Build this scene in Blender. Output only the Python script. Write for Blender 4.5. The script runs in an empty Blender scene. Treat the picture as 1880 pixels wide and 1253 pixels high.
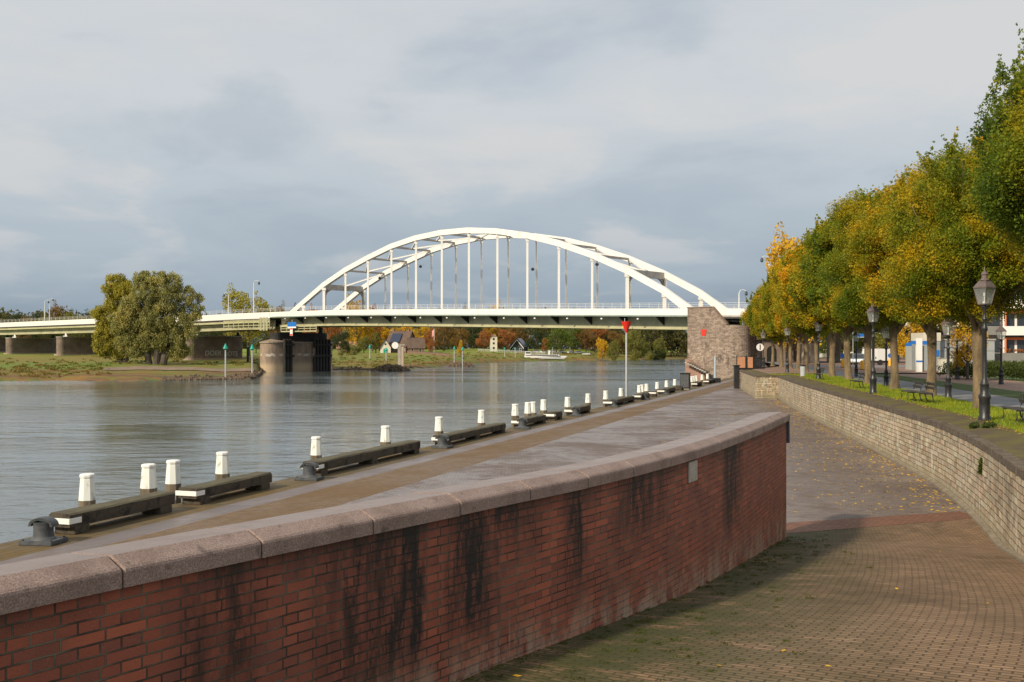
import bpy, math, random
import numpy as np
from mathutils import Vector, Matrix
SC = bpy.context.scene
COL = SC.collection
R = math.radians
# ---------------------------------------------------------------- camera (eye = world origin, Y forward, Z up)
F = 1880.0
cam = bpy.data.cameras.new('camera'); co = bpy.data.objects.new('camera', cam); COL.objects.link(co)
co.location = (0, 0, 0); co.rotation_euler = (R(90), 0, 0)
cam.lens = 36; cam.sensor_width = 36; cam.shift_y = 15.5/1880; cam.clip_start = .1; cam.clip_end = 6000
SC.camera = co
# ---------------------------------------------------------------- sun, sky, exposure
SUN_FROM = Vector((-.67, -.74, 0)).normalized(); SUN_EL = R(33)
sd = SUN_FROM*math.cos(SUN_EL) + Vector((0, 0, math.sin(SUN_EL)))
sl = bpy.data.lights.new('sun', 'SUN'); sl.energy = 4.5; sl.angle = R(3.2); sl.color = (1.0, .86, .66)
so = bpy.data.objects.new('sun', sl); COL.objects.link(so)
so.rotation_euler = sd.to_track_quat('Z', 'Y').to_euler()
SC.view_settings.view_transform = 'Standard'; SC.view_settings.look = 'None'
SC.view_settings.exposure = 0; SC.view_settings.gamma = 1; SC.view_settings.use_curve_mapping = False
W = bpy.data.worlds.new('World'); SC.world = W; W.use_nodes = True
WT = W.node_tree; WT.nodes.clear()

class G:                                   # small node-graph helper
    def __init__(s, nt): s.nt = nt; s.n = nt.nodes; s.l = nt.links
    def new(s, t, **k):
        n = s.n.new(t)
        for a, b in k.items(): setattr(n, a, b)
        return n
    def put(s, sock, v):
        if v is None: return
        if isinstance(v, bpy.types.NodeSocket): s.l.new(v, sock)
        elif isinstance(v, (tuple, list)) and len(v) == 3 and sock.type == 'RGBA': sock.default_value = (*v, 1)
        else: sock.default_value = v
    def m(s, op, a, b=None, c=None, clamp=False):
        n = s.new('ShaderNodeMath', operation=op, use_clamp=clamp)
        s.put(n.inputs[0], a); s.put(n.inputs[1], b)
        if c is not None: s.put(n.inputs[2], c)
        return n.outputs[0]
    def v(s, op, a, b=None):
        n = s.new('ShaderNodeVectorMath', operation=op); s.put(n.inputs[0], a); s.put(n.inputs[1], b); return n.outputs[0]
    def mix(s, f, a, b, mode='MIX'):
        n = s.new('ShaderNodeMix', data_type='RGBA', blend_type=mode); s.put(n.inputs[0], f)
        s.put(n.inputs[6], a); s.put(n.inputs[7], b); return n.outputs[2]
    def noise(s, vec, scale, detail=3, rough=.55, dist=0.0, dim='3D'):
        n = s.new('ShaderNodeTexNoise', noise_dimensions=dim); s.put(n.inputs['Vector'], vec)
        n.inputs['Scale'].default_value = scale; n.inputs['Detail'].default_value = detail
        n.inputs['Roughness'].default_value = rough; n.inputs['Distortion'].default_value = dist; return n.outputs['Fac']
    def ramp(s, f, pts, interp='LINEAR'):
        n = s.new('ShaderNodeValToRGB'); s.put(n.inputs[0], f); e = n.color_ramp.elements; n.color_ramp.interpolation = interp
        while len(e) < len(pts): e.new(.5)
        for i, (p, c) in enumerate(pts):
            e[i].position = p; e[i].color = (*c, 1) if isinstance(c, (tuple, list)) else (c, c, c, 1)
        return n.outputs[0]
    def rng(s, f, a, b, c=0., d=1., smooth=True):
        n = s.new('ShaderNodeMapRange'); n.interpolation_type = 'SMOOTHSTEP' if smooth else 'LINEAR'
        s.put(n.inputs[0], f)
        for i, q in enumerate((a, b, c, d)): n.inputs[i+1].default_value = q
        return n.outputs[0]
    def sep(s, v): n = s.new('ShaderNodeSeparateXYZ'); s.put(n.inputs[0], v); return n.outputs
    def comb(s, x, y, z): n = s.new('ShaderNodeCombineXYZ'); s.put(n.inputs[0], x); s.put(n.inputs[1], y); s.put(n.inputs[2], z); return n.outputs[0]
    def scale(s, v, x, y, z): return s.v('MULTIPLY', v, (x, y, z))

g = G(WT)
tc = g.new('ShaderNodeTexCoord').outputs['Generated']
sky = g.new('ShaderNodeTexSky', sky_type='NISHITA'); sky.sun_disc = False
sky.sun_elevation = SUN_EL; sky.sun_rotation = math.atan2(SUN_FROM.x, SUN_FROM.y)
x_, y_, z_ = g.sep(tc)
zc = g.m('MAXIMUM', z_, 0.0)
den = g.m('ADD', zc, .20)
pl = g.comb(g.m('DIVIDE', x_, den), g.m('DIVIDE', y_, den), g.m('MULTIPLY', zc, 3.0))
n1 = g.noise(pl, .75, 6, .5, .35)
n2 = g.noise(g.v('ADD', pl, (7.3, 2.1, 0)), 1.55, 6, .53, .25)
el = g.m('ADD', zc, g.m('MULTIPLY', g.m('SUBTRACT', n1, .5), .13))
grad = g.ramp(el, [(0., (.27, .335, .40)), (.04, (.29, .36, .43)), (.08, (.38, .455, .52)), (.14, (.50, .565, .62)), (.23, (.60, .64, .675)), (.6, (.66, .68, .70))])
warm = g.rng(n2, .49, .62)
light = g.mix(g.m('MULTIPLY', g.m('MULTIPLY', warm, g.rng(zc, .03, .16, .35, 1.)), .58), grad, (.69, .68, .67))
dk = g.rng(n2, .49, .34)
dkc = g.mix(g.m('MULTIPLY', dk, .42), light, (.37, .44, .52))
hor = g.rng(zc, .0, .02)
nish = g.m('MULTIPLY', 1.0, 1.0)
cloud = g.v('SCALE', dkc); cloud.node.inputs['Scale'].default_value = 10.0
gap = g.rng(n1, .60, .78, 0., .30)
wc = g.mix(gap, cloud, sky.outputs[0])
bg = g.new('ShaderNodeBackground'); bg.inputs[1].default_value = .1; g.put(bg.inputs[0], wc)
g.l.new(bg.outputs[0], g.new('ShaderNodeOutputWorld').inputs[0])

# ---------------------------------------------------------------- materials
MATS = {}
def mat(name, color=(.5, .5, .5), rough=.7, metal=0., build=None, spec=.5):
    if name in MATS: return MATS[name]
    m = bpy.data.materials.new(name); m.use_nodes = True; nt = m.node_tree
    b = nt.nodes['Principled BSDF']; b.inputs['Base Color'].default_value = (*color, 1)
    b.inputs['Roughness'].default_value = rough; b.inputs['Metallic'].default_value = metal
    b.inputs['Specular IOR Level'].default_value = spec
    if build: build(G(nt), b)
    MATS[name] = m; return m
def bump(g, b, h, dist=.01, strength=1.):
    n = g.new('ShaderNodeBump'); g.put(n.inputs['Height'], h); n.inputs['Distance'].default_value = dist
    n.inputs['Strength'].default_value = strength; g.l.new(n.outputs[0], b.inputs['Normal'])
def worn(name, c1, c2, scale=1.5, rough=.75, metal=0., bmp=.004, spec=.5, lo=.35, hi=.65, streak=1.):
    def f(g, b):
        p = g.new('ShaderNodeTexCoord').outputs['Object']
        n = g.noise(g.scale(p, 1, 1, streak), scale, 5, .65); n2 = g.noise(p, scale*9, 3, .6)
        k = g.rng(g.m('ADD', g.m('MULTIPLY', n, .7), g.m('MULTIPLY', n2, .3)), lo, hi)
        g.put(b.inputs['Base Color'], g.mix(k, c1, c2)); bump(g, b, n2, bmp)
        g.put(b.inputs['Roughness'], g.rng(n, .2, .8, rough-.1, rough+.1))
    return mat(name, c1, rough, metal, f, spec)

M_white = worn('bridge white paint', (.80, .79, .75), (.50, .42, .31), .9, .45, lo=.50, hi=.80, streak=.25)
M_grime = worn('greyed paint', (.52, .49, .43), (.36, .32, .27), .9, .6)
M_khaki = worn('khaki girder paint', (.46, .45, .29), (.33, .32, .20), .25, .5)
M_khaki2 = worn('pale khaki flange paint', (.52, .50, .30), (.38, .37, .22), .25, .5)
M_teal = worn('grey green edge', (.30, .38, .34), (.20, .26, .23), .3, .5)
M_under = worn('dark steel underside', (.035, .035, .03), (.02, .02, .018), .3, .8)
M_roadtop = worn('bridge asphalt', (.06, .06, .06), (.045, .045, .045), .3, .9)
M_black = worn('black cast iron paint', (.014, .015, .016), (.03, .03, .03), 5, .38)
M_iron = worn('weathered grey iron', (.045, .052, .06), (.085, .09, .095), 6, .55, bmp=.006)
M_postw = worn('flaking white post paint', (.78, .80, .74), (.28, .26, .20), 6, .6, lo=.54, hi=.62, streak=.35)
M_postb = worn('bare weathered post wood', (.19, .15, .10), (.10, .08, .055), 5, .85, streak=.2)
M_plank = worn('white end board', (.82, .82, .78), (.55, .53, .47), 6, .55, lo=.6, hi=.8)
M_conc = worn('pale concrete', (.42, .39, .34), (.30, .27, .23), .7, .85)
M_galv = worn('galvanised pole', (.50, .52, .53), (.38, .40, .41), 3, .45)
M_lampw = worn('white lamp column', (.74, .75, .73), (.62, .62, .58), 2, .4)
M_red = mat('red daymark paint', (.75, .03, .015), .5)
M_green = mat('turquoise daymark paint', (.0, .30, .22), .5)
M_roofc = worn('brown lantern copper', (.16, .12, .11), (.10, .08, .075), 8, .45)
M_blue = mat('blue sign face', (.02, .16, .55), .4)
M_yel = mat('yellow bollard plastic', (.85, .42, .01), .45)
M_glassd = mat('dark window glass', (.03, .035, .04), .08, spec=.8)
M_tyre = mat('tyre rubber', (.02, .02, .02), .8)
M_cream = worn('cream render', (.70, .66, .55), (.58, .54, .44), .8, .85)
M_orange = mat('orange awning cloth', (.80, .22, .06), .8)
M_panel = worn('pale wall panels', (.33, .36, .36), (.26, .29, .29), .5, .6)
M_trunk = worn('lime bark', (.26, .19, .105), (.11, .08, .045), 3.5, .95, bmp=.03, streak=.3)
M_wtrunk = worn('willow bark', (.11, .09, .07), (.06, .05, .04), 2, .95, bmp=.04, streak=.3)

def f_glass(g, b):
    out = g.n['Material Output']; tr = g.new('ShaderNodeBsdfTransparent'); tr.inputs[0].default_value = (.93, .95, .95, 1)
    gl = g.new('ShaderNodeBsdfGlossy'); gl.inputs['Roughness'].default_value = .05
    df = g.new('ShaderNodeBsdfDiffuse'); df.inputs[0].default_value = (.7, .72, .68, 1)
    m1 = g.new('ShaderNodeMixShader'); m1.inputs[0].default_value = .12; g.l.new(tr.outputs[0], m1.inputs[1]); g.l.new(gl.outputs[0], m1.inputs[2])
    m2 = g.new('ShaderNodeMixShader'); m2.inputs[0].default_value = .16; g.l.new(m1.outputs[0], m2.inputs[1]); g.l.new(df.outputs[0], m2.inputs[2])
    g.l.new(m2.outputs[0], out.inputs[0])
M_lglass = mat('lantern glass', build=f_glass)

def gauss(g, u, c, w):      # soft bump of width w around c
    return g.rng(g.m('ABSOLUTE', g.m('SUBTRACT', u, c)), w, w*.15)
def f_brick(g, b):
    uv = g.new('ShaderNodeUVMap').outputs[0]
    jit = g.v('SCALE', g.v('SUBTRACT', g.new('ShaderNodeTexNoise').outputs['Color'], (.5, .5, .5))); jit.node.inputs['Scale'].default_value = .008
    nn = [n for n in g.n if n.type == 'TEX_NOISE'][-1]; nn.inputs['Scale'].default_value = 9.; g.put(nn.inputs['Vector'], uv)
    q = g.v('ADD', uv, jit)
    br = g.new('ShaderNodeTexBrick', offset=.25, offset_frequency=2, squash=.5, squash_frequency=2)
    g.put(br.inputs['Vector'], q)
    for k, v in (('Scale', 1.), ('Mortar Size', .0072), ('Mortar Smooth', .35), ('Bias', 0.), ('Brick Width', .294), ('Row Height', .077)): br.inputs[k].default_value = v
    br.inputs['Color1'].default_value = (0, 0, 0, 1); br.inputs['Color2'].default_value = (1, 1, 1, 1); br.inputs['Mortar'].default_value = (.5, .5, .5, 1)
    mort = br.outputs['Fac']; cid = br.outputs['Color']
    bc = g.ramp(cid, [(0, (.17, .044, .026)), (.2, (.30, .072, .037)), (.4, (.23, .058, .033)), (.6, (.37, .096, .048)), (.8, (.27, .068, .040)), (1, (.17, .054, .038))])
    u, v, _ = g.sep(uv)
    fine = g.noise(uv, 60, 3, .7); big = g.noise(uv, 1.1, 4, .6)
    bc = g.mix(g.rng(fine, .3, .7, 0, .45), bc, g.mix(.45, bc, (.42, .14, .07)))
    bc = g.mix(g.rng(big, .42, .68, 0, .55), bc, (.16, .055, .035)); bc = g.mix(g.rng(g.noise(uv, 22, 4, .75), .62, .72, 0, .5), bc, (.42, .19, .12)); bc = g.mix(g.rng(g.noise(uv, 38, 3, .7), .64, .72, 0, .7), bc, (.05, .03, .02))
    mc = g.mix(g.rng(g.noise(uv, 3, 3), .35, .65), (.15, .125, .085), (.035, .026, .017))
    col = g.mix(mort, bc, mc)
    # lime bloom towards the foot of the wall (the wall's foot follows the ramp: attribute 'foot')
    ft = g.new('ShaderNodeAttribute', attribute_name='foot').outputs['Fac']
    bl = g.m('MULTIPLY', g.rng(ft, .60, .98), g.rng(g.noise(g.scale(uv, 1.6, .8, 1), 1.7, 6, .75), .40, .62))
    col = g.mix(g.m('MULTIPLY', bl, .72), col, (.44, .35, .25))
    drip = g.noise(g.scale(uv, 9, .6, 1), 1., 3, .6)
    w2 = g.m('MULTIPLY', g.rng(drip, .62, .72), g.rng(ft, .5, .9)); col = g.mix(g.m('MULTIPLY', w2, .30), col, (.45, .40, .36))
    # old water stains, black, hanging from the coping joints
    st = g.rng(g.noise(g.scale(uv, 5.5, .8, 1), 1., 4, .65), .38, .60)
    tot = None; wu = g.m('ADD', u, g.m('MULTIPLY', g.noise(g.scale(uv, 1.6, .5, 1), 2.5, 4, .7), .5))
    for c, w, lo, hi, k in ((3.0, .95, .10, 1.05, .72), (3.40, .32, .0, 1.0, 1.0), (4.25, .55, .0, .92, 1.0), (4.8, .9, .0, .42, .8), (1.45, .55, .1, .9, .6), (2.1, .3, .0, .3, .8), (6.05, .35, .0, .85, .75), (7.5, .85, .0, .62, .95), (8.3, .4, .0, .6, .6), (11.9, .85, .0, .75, 1.0), (11.55, .5, .0, .85, 1.0), (14.2, .4, 0., .35, .5)):
        a = g.m('MULTIPLY', gauss(g, wu, c+.25, w), g.m('MULTIPLY', g.rng(ft, hi, hi-.5), k))
        tot = a if tot is None else g.m('MAXIMUM', tot, a)
    tot = g.m('MULTIPLY', tot, g.m('MULTIPLY_ADD', st, .65, .62), clamp=True)
    per = g.rng(g.noise(g.scale(uv, 4.2, 1.3, 1), 1.9, 6, .8), .62, .46)
    tot = g.m('MULTIPLY', tot, g.m('MULTIPLY_ADD', g.m('MAXIMUM', mort, per), .72, .36), clamp=True)
    col = g.mix(g.m('MULTIPLY', tot, 1.0, clamp=True), col, (.014, .010, .007))
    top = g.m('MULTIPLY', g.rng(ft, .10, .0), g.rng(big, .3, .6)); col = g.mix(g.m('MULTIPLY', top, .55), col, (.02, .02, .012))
    g.put(b.inputs['Base Color'], col); b.inputs['Roughness'].default_value = .72
    h = g.m('ADD', g.m('MULTIPLY', g.m('SUBTRACT', 1., mort), 1.), g.m('MULTIPLY', fine, .35)); bump(g, b, h, .011)
M_brick = mat('red clinker brick', build=f_brick)

def f_cope(g, b):
    p = g.new('ShaderNodeTexCoord').outputs['Object']
    n = g.noise(p, 90, 3, .8); n2 = g.noise(p, 2.2, 5, .65); v = g.new('ShaderNodeTexVoronoi'); g.put(v.inputs['Vector'], p); v.inputs['Scale'].default_value = 130
    c = g.ramp(n, [(.3, (.12, .080, .066)), (.5, (.25, .175, .148)), (.7, (.44, .335, .285))])
    c = g.mix(g.rng(n2, .42, .68, 0, .75), c, g.mix(.6, c, (.10, .062, .045)))
    c = g.mix(g.rng(g.noise(p, 7, 3), .62, .72, 0, .6), c, (.055, .045, .03))
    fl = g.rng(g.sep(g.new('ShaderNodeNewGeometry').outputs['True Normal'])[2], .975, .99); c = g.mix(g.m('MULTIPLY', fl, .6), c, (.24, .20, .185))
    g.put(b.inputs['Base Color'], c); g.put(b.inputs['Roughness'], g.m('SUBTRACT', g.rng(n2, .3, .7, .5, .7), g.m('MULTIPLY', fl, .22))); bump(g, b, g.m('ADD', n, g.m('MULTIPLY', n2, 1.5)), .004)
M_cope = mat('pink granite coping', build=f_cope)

def f_stone(g, b):
    uv = g.new('ShaderNodeUVMap').outputs[0]
    wn = g.new('ShaderNodeTexNoise'); wn.inputs['Scale'].default_value = 2.3; wn.inputs['Detail'].default_value = 3; g.put(wn.inputs['Vector'], uv)
    wv = g.v('MULTIPLY', g.v('SUBTRACT', wn.outputs['Color'], (.5, .5, .5)), (.42, .055, 0))
    br = g.new('ShaderNodeTexBrick', offset=.37, offset_frequency=3, squash=.72, squash_frequency=2); g.put(br.inputs['Vector'], g.v('ADD', uv, wv))
    for k, v in (('Scale', 1.), ('Mortar Size', .010), ('Mortar Smooth', .5), ('Bias', 0.), ('Brick Width', .36), ('Row Height', .140)): br.inputs[k].default_value = v
    br.inputs['Color1'].default_value = (0, 0, 0, 1); br.inputs['Color2'].default_value = (1, 1, 1, 1)
    cid, mort = br.outputs['Color'], br.outputs['Fac']
    c = g.ramp(cid, [(0, (.27, .20, .12)), (.18, (.50, .38, .23)), (.36, (.36, .31, .21)), (.55, (.56, .40, .27)), (.72, (.43, .41, .28)), (.86, (.64, .54, .38)), (1, (.30, .21, .14))])
    n = g.noise(uv, 25, 4, .7); big = g.noise(uv, .8, 4, .6)
    c = g.mix(g.rng(n, .3, .7, 0, .5), c, g.mix(.5, c, (.44, .37, .28)))
    c = g.mix(g.rng(big, .48, .7, 0, .45), c, (.14, .11, .07))
    c = g.mix(mort, c, (.045, .035, .025))
    st = g.m('MULTIPLY', g.rng(g.noise(g.scale(uv, 4.5, .55, 1), 1., 3, .65), .56, .66), g.rng(g.noise(uv, .35, 2), .38, .55))
    c = g.mix(g.m('MULTIPLY', st, .70), c, (.68, .66, .58)); c = g.mix(g.rng(g.noise(g.scale(uv, 3, 1, 1), 1.6, 4, .7), .58, .70, 0, .6), c, (.10, .075, .05))
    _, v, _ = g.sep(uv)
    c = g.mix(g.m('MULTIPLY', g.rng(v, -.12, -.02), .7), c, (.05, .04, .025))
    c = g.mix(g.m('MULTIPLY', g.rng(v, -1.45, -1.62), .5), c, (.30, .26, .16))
    g.put(b.inputs['Base Color'], c); b.inputs['Roughness'].default_value = .85
    bump(g, b, g.m('ADD', g.m('SUBTRACT', 1., mort), g.m('MULTIPLY', g.m('ADD', n, cid), .45)), .022)
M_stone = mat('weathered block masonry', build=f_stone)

def f_abut(g, b):
    uv = g.new('ShaderNodeUVMap').outputs[0]
    br = g.new('ShaderNodeTexBrick', offset=.5); g.put(br.inputs['Vector'], uv)
    for k, v in (('Scale', 1.), ('Mortar Size', .02), ('Bias', 0.), ('Brick Width', .7), ('Row Height', .26)): br.inputs[k].default_value = v
    br.inputs['Color1'].default_value = (0, 0, 0, 1); br.inputs['Color2'].default_value = (1, 1, 1, 1)
    c = g.ramp(br.outputs['Color'], [(0, (.19, .145, .115)), (.5, (.27, .21, .165)), (1, (.36, .28, .22))])
    c = g.mix(g.m('MULTIPLY', br.outputs['Fac'], .6), c, (.09, .07, .055))
    n = g.noise(uv, .9, 5, .7); n3 = g.noise(g.scale(uv, 1, 1.6, 1), 2.2, 3, .7)
    _, v, _ = g.sep(uv)
    band = g.m('MULTIPLY', g.rng(n3, .56, .64), g.rng(g.m('ABSOLUTE', g.m('SUBTRACT', g.m('ADD', v, g.m('MULTIPLY', n, 2.)), .2)), 2.6, .3))
    c = g.mix(g.m('MULTIPLY', band, .85), c, (.62, .50, .40)); c = g.mix(g.m('MULTIPLY', g.rng(g.noise(uv, 1.4, 5, .75), .50, .60), .55), c, (.40, .31, .25)); c = g.mix(g.rng(g.noise(g.scale(uv, 1, .4, 1), .8, 5, .7), .54, .66, 0, .75), c, (.075, .055, .045))
    c = g.mix(g.rng(n, .5, .75, 0, .6), c, (.09, .065, .05))
    g.put(b.inputs['Base Color'], c); b.inputs['Roughness'].default_value = .9; bump(g, b, g.noise(uv, 6, 3), .03)
M_abut = mat('mottled abutment brick', build=f_abut)

def f_pier(g, b):
    p = g.new('ShaderNodeNewGeometry').outputs['Position']; _, _, z = g.sep(p)
    n = g.noise(g.scale(p, 1, 1, .35), .9, 5, .7); f2 = g.noise(p, 5, 3)
    c = g.mix(g.rng(n, .3, .7), (.36, .27, .20), (.20, .155, .12))
    zz = g.m('ADD', z, g.m('MULTIPLY', g.noise(g.scale(p, 2, 2, .1), 1, 2), .8))
    c = g.mix(g.m('MULTIPLY', g.rng(zz, -2.2, -4.0), .85), c, (.52, .40, .26))
    wb = g.m('MULTIPLY', g.rng(g.m('ABSOLUTE', g.m('SUBTRACT', zz, -.95)), .38, .25), g.rng(n, .45, .55)); c = g.mix(g.m('MULTIPLY', wb, .7), c, (.6, .55, .48))
    g.put(b.inputs['Base Color'], c); b.inputs['Roughness'].default_value = .85; bump(g, b, f2, .03)
M_pier = mat('river pier masonry', build=f_pier)
M_pierb = worn('flood pier brick', (.24, .18, .14), (.14, .11, .09), .6, .9, bmp=.02)

def f_water(g, b):
    p = g.new('ShaderNodeNewGeometry').outputs['Position']
    q = g.scale(p, .55, 1., 1.)
    a = g.noise(q, .55, 3, .55, .3); c = g.noise(g.scale(p, .8, 1.2, 1), 2.6, 3, .6, .4); l = g.noise(g.scale(p, .5, 1.3, 1), .035, 4, .62)
    fine = g.noise(p, 7., 2, .6)
    h = g.m('ADD', g.m('ADD', g.m('MULTIPLY', a, .62), g.m('MULTIPLY', c, .13)), g.m('MULTIPLY', fine, .022))
    h = g.m('MULTIPLY', h, g.rng(l, .38, .60, .35, 1.0))
    bump(g, b, h, .60, .40)
    g.put(b.inputs['Base Color'], g.mix(g.rng(l, .35, .65), (.10, .122, .128), (.13, .152, .158)))
    g.put(b.inputs['Roughness'], g.rng(l, .35, .65, .05, .12)); b.inputs['IOR'].default_value = 1.33
M_water = mat('river water', build=f_water)

def paver(name, w, h, cols, mortar, rough, stain, bmp=.006, moss=None, uvs=True, rot=0., lw=.009):
    def f(g, b):
        uv = g.new('ShaderNodeUVMap').outputs[0] if uvs else g.new('ShaderNodeNewGeometry').outputs['Position']
        mp = g.new('ShaderNodeMapping'); mp.inputs['Rotation'].default_value = (0, 0, rot); g.put(mp.inputs['Vector'], uv)
        wn = g.new('ShaderNodeTexNoise'); wn.inputs['Scale'].default_value = .9; g.put(wn.inputs['Vector'], uv)
        q = g.v('ADD', mp.outputs[0], g.v('MULTIPLY', g.v('SUBTRACT', wn.outputs['Color'], (.5, .5, .5)), (.045, .045, 0)))
        br = g.new('ShaderNodeTexBrick', offset=.5); g.put(br.inputs['Vector'], q)
        for k, v in (('Scale', 1.), ('Mortar Size', lw), ('Mortar Smooth', .6), ('Bias', 0.), ('Brick Width', w), ('Row Height', h)): br.inputs[k].default_value = v
        br.inputs['Color1'].default_value = (0, 0, 0, 1); br.inputs['Color2'].default_value = (1, 1, 1, 1)
        cid, mt = br.outputs['Color'], br.outputs['Fac']
        c = g.ramp(cid, [(i/(len(cols)-1), k) for i, k in enumerate(cols)])
        big = g.noise(uv, .28, 5, .62, .6); mid = g.noise(uv, 2.0, 5, .7)
        k = g.m('ADD', g.m('MULTIPLY', big, .65), g.m('MULTIPLY', mid, .35))
        c = g.mix(g.rng(k, .42, .64, 0, .8), c, stain); c = g.mix(g.m('MULTIPLY', mt, .65), c, mortar)
        if moss:
            e = g.new('ShaderNodeAttribute', attribute_name='edge').outputs['Fac']
            ms = g.m('MULTIPLY', g.rng(e, moss[1], .05), g.rng(g.noise(g.scale(uv, .7, 1.6, 1), 1.3, 6, .75), .33, .52))
            ms = g.m('MAXIMUM', ms, g.m('MULTIPLY', g.rng(g.noise(uv, .8, 6, .75), .60, .72), .55))
            c = g.mix(g.m('MULTIPLY', ms, .92), c, moss[0])
        g.put(b.inputs['Base Color'], c)
        g.put(b.inputs['Roughness'], g.m('ADD', g.rng(k, .40, .62, rough[0], rough[1]), g.m('MULTIPLY', mt, .15)))
        bump(g, b, g.m('ADD', g.m('SUBTRACT', 1., mt), g.m('MULTIPLY', g.m('ADD', mid, cid), .5)), bmp)
    return mat(name, build=f)
M_ramp = paver('brown clinker ramp', .20, .078, [(.18, .108, .055), (.26, .157, .082), (.21, .128, .066), (.32, .20, .11)], (.030, .017, .008), (.60, .80), (.085, .052, .022), .010, ((.036, .044, .006), .60), lw=.012)
M_quay = paver('grey quay pavers', .22, .11, [(.145, .112, .10), (.215, .17, .155), (.18, .142, .128), (.25, .20, .185)], (.08, .062, .05), (.28, .68), (.105, .075, .055), .006)
M_quaysett = paver('brown quay setts', .15, .15, [(.13, .082, .038), (.20, .128, .065), (.16, .10, .05)], (.06, .037, .018), (.55, .8), (.15, .085, .028), .012)
M_edge = paver('mossy quay edge', .5, .25, [(.09, .068, .032), (.135, .098, .05)], (.045, .03, .015), (.6, .85), (.13, .078, .013), .01)
M_kerb = paver('violet grey kerb stones', 1.2, .7, [(.15, .125, .12), (.21, .175, .17)], (.05, .04, .035), (.35, .6), (.15, .12, .11), .004)
M_redstrip = paver('red brick strip', .2, .1, [(.15, .062, .032), (.20, .082, .042), (.125, .055, .03)], (.05, .03, .018), (.55, .75), (.16, .075, .045), .006)
M_pave = paver('red brown pavement', .3, .3, [(.24, .14, .10), (.30, .19, .14)], (.14, .09, .06), (.7, .85), (.20, .13, .09), .004)
M_path = worn('grey asphalt path', (.20, .205, .22), (.15, .155, .165), .5, .7)

def f_grass(g, b):
    p = g.new('ShaderNodeNewGeometry').outputs['Position']
    n = g.noise(p, .5, 4, .6); f = g.noise(p, 14, 3, .7)
    c = g.mix(g.rng(n, .35, .65), (.13, .19, .009), (.26, .26, .014)); c = g.mix(g.rng(f, .3, .7, 0, .6), c, (.08, .11, .008))
    g.put(b.inputs['Base Color'], c); b.inputs['Roughness'].default_value = .9; bump(g, b, f, .05)
M_grass = mat('lawn grass', build=f_grass)
def f_verge(g, b):
    p = g.new('ShaderNodeNewGeometry').outputs['Position']; f = g.noise(p, 6, 3, .7)
    g.put(b.inputs['Base Color'], g.mix(f, (.03, .06, .01), (.09, .13, .02))); b.inputs['Roughness'].default_value = .95; bump(g, b, f, .08)
M_verge = mat('dark verge grass', build=f_verge)
def f_moss(g, b):
    p = g.new('ShaderNodeNewGeometry').outputs['Position']; n = g.noise(p, .9, 5, .65); f = g.noise(p, 20, 3, .7)
    c = g.mix(g.rng(n, .38, .6), (.085, .062, .032), (.12, .10, .018)); c = g.mix(g.rng(f, .45, .7, 0, .7), c, (.055, .043, .028))
    g.put(b.inputs['Base Color'], c); b.inputs['Roughness'].default_value = .9; bump(g, b, f, .02)
M_moss = mat('mossy wall top', build=f_moss)
def f_timber(g, b):
    p = g.new('ShaderNodeTexCoord').outputs['Object']; x, y, z = g.sep(p)
    n = g.noise(g.scale(p, 8, .8, 8), 2., 5, .7); m = g.noise(p, 3, 4, .7)
    c = g.mix(n, (.03, .024, .016), (.11, .088, .06)); c = g.mix(g.rng(m, .47, .62, 0, .85), c, (.012, .010, .008))
    nz = g.sep(g.new('ShaderNodeNewGeometry').outputs['Normal'])[2]
    c = g.mix(g.m('MULTIPLY', g.rng(nz, .5, .9), g.rng(m, .3, .6)), c, (.10, .088, .045))
    g.put(b.inputs['Base Color'], c); b.inputs['Roughness'].default_value = .85; bump(g, b, n, .02)
M_timber = mat('old fender timber', build=f_timber)
def f_bank(g, b):
    p = g.new('ShaderNodeNewGeometry').outputs['Position']; x, y, z = g.sep(p)
    q = g.scale(p, .35, 1.5, 1)
    n = g.noise(q, .035, 5, .65); m = g.noise(q, .14, 4, .65); f = g.noise(p, .9, 4, .7)
    zz = g.m('ADD', z, g.m('MULTIPLY', g.m('SUBTRACT', n, .5), 3.))
    gr = g.mix(g.rng(g.noise(q, .3, 3), .42, .58), (.09, .18, .012), (.25, .12, .02))
    c = g.ramp(g.rng(zz, -5.8, .6, 0, 1, False), [(0, (.07, .05, .032)), (.05, (.12, .075, .04)), (.12, (.15, .07, .02)), (.22, (.17, .11, .018)), (.36, (.11, .19, .014)), (.50, (.20, .13, .025)), (.66, (.16, .25, .018)), (1, (.19, .30, .022))])
    c = g.mix(g.rng(m, .42, .56, 0, .8), c, gr); c = g.mix(g.rng(f, .5, .75, 0, .5), c, (.06, .055, .02))
    g.put(b.inputs['Base Color'], c); b.inputs['Roughness'].default_value = .95; bump(g, b, f, .4)
M_bank = mat('river bank grass and mud', build=f_bank)
M_rock = worn('riprap rock', (.17, .12, .075), (.08, .058, .04), 1.2, .9, bmp=.05)
M_sand = worn('sandy beach', (.25, .18, .12), (.16, .11, .075), .15, .9)

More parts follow.
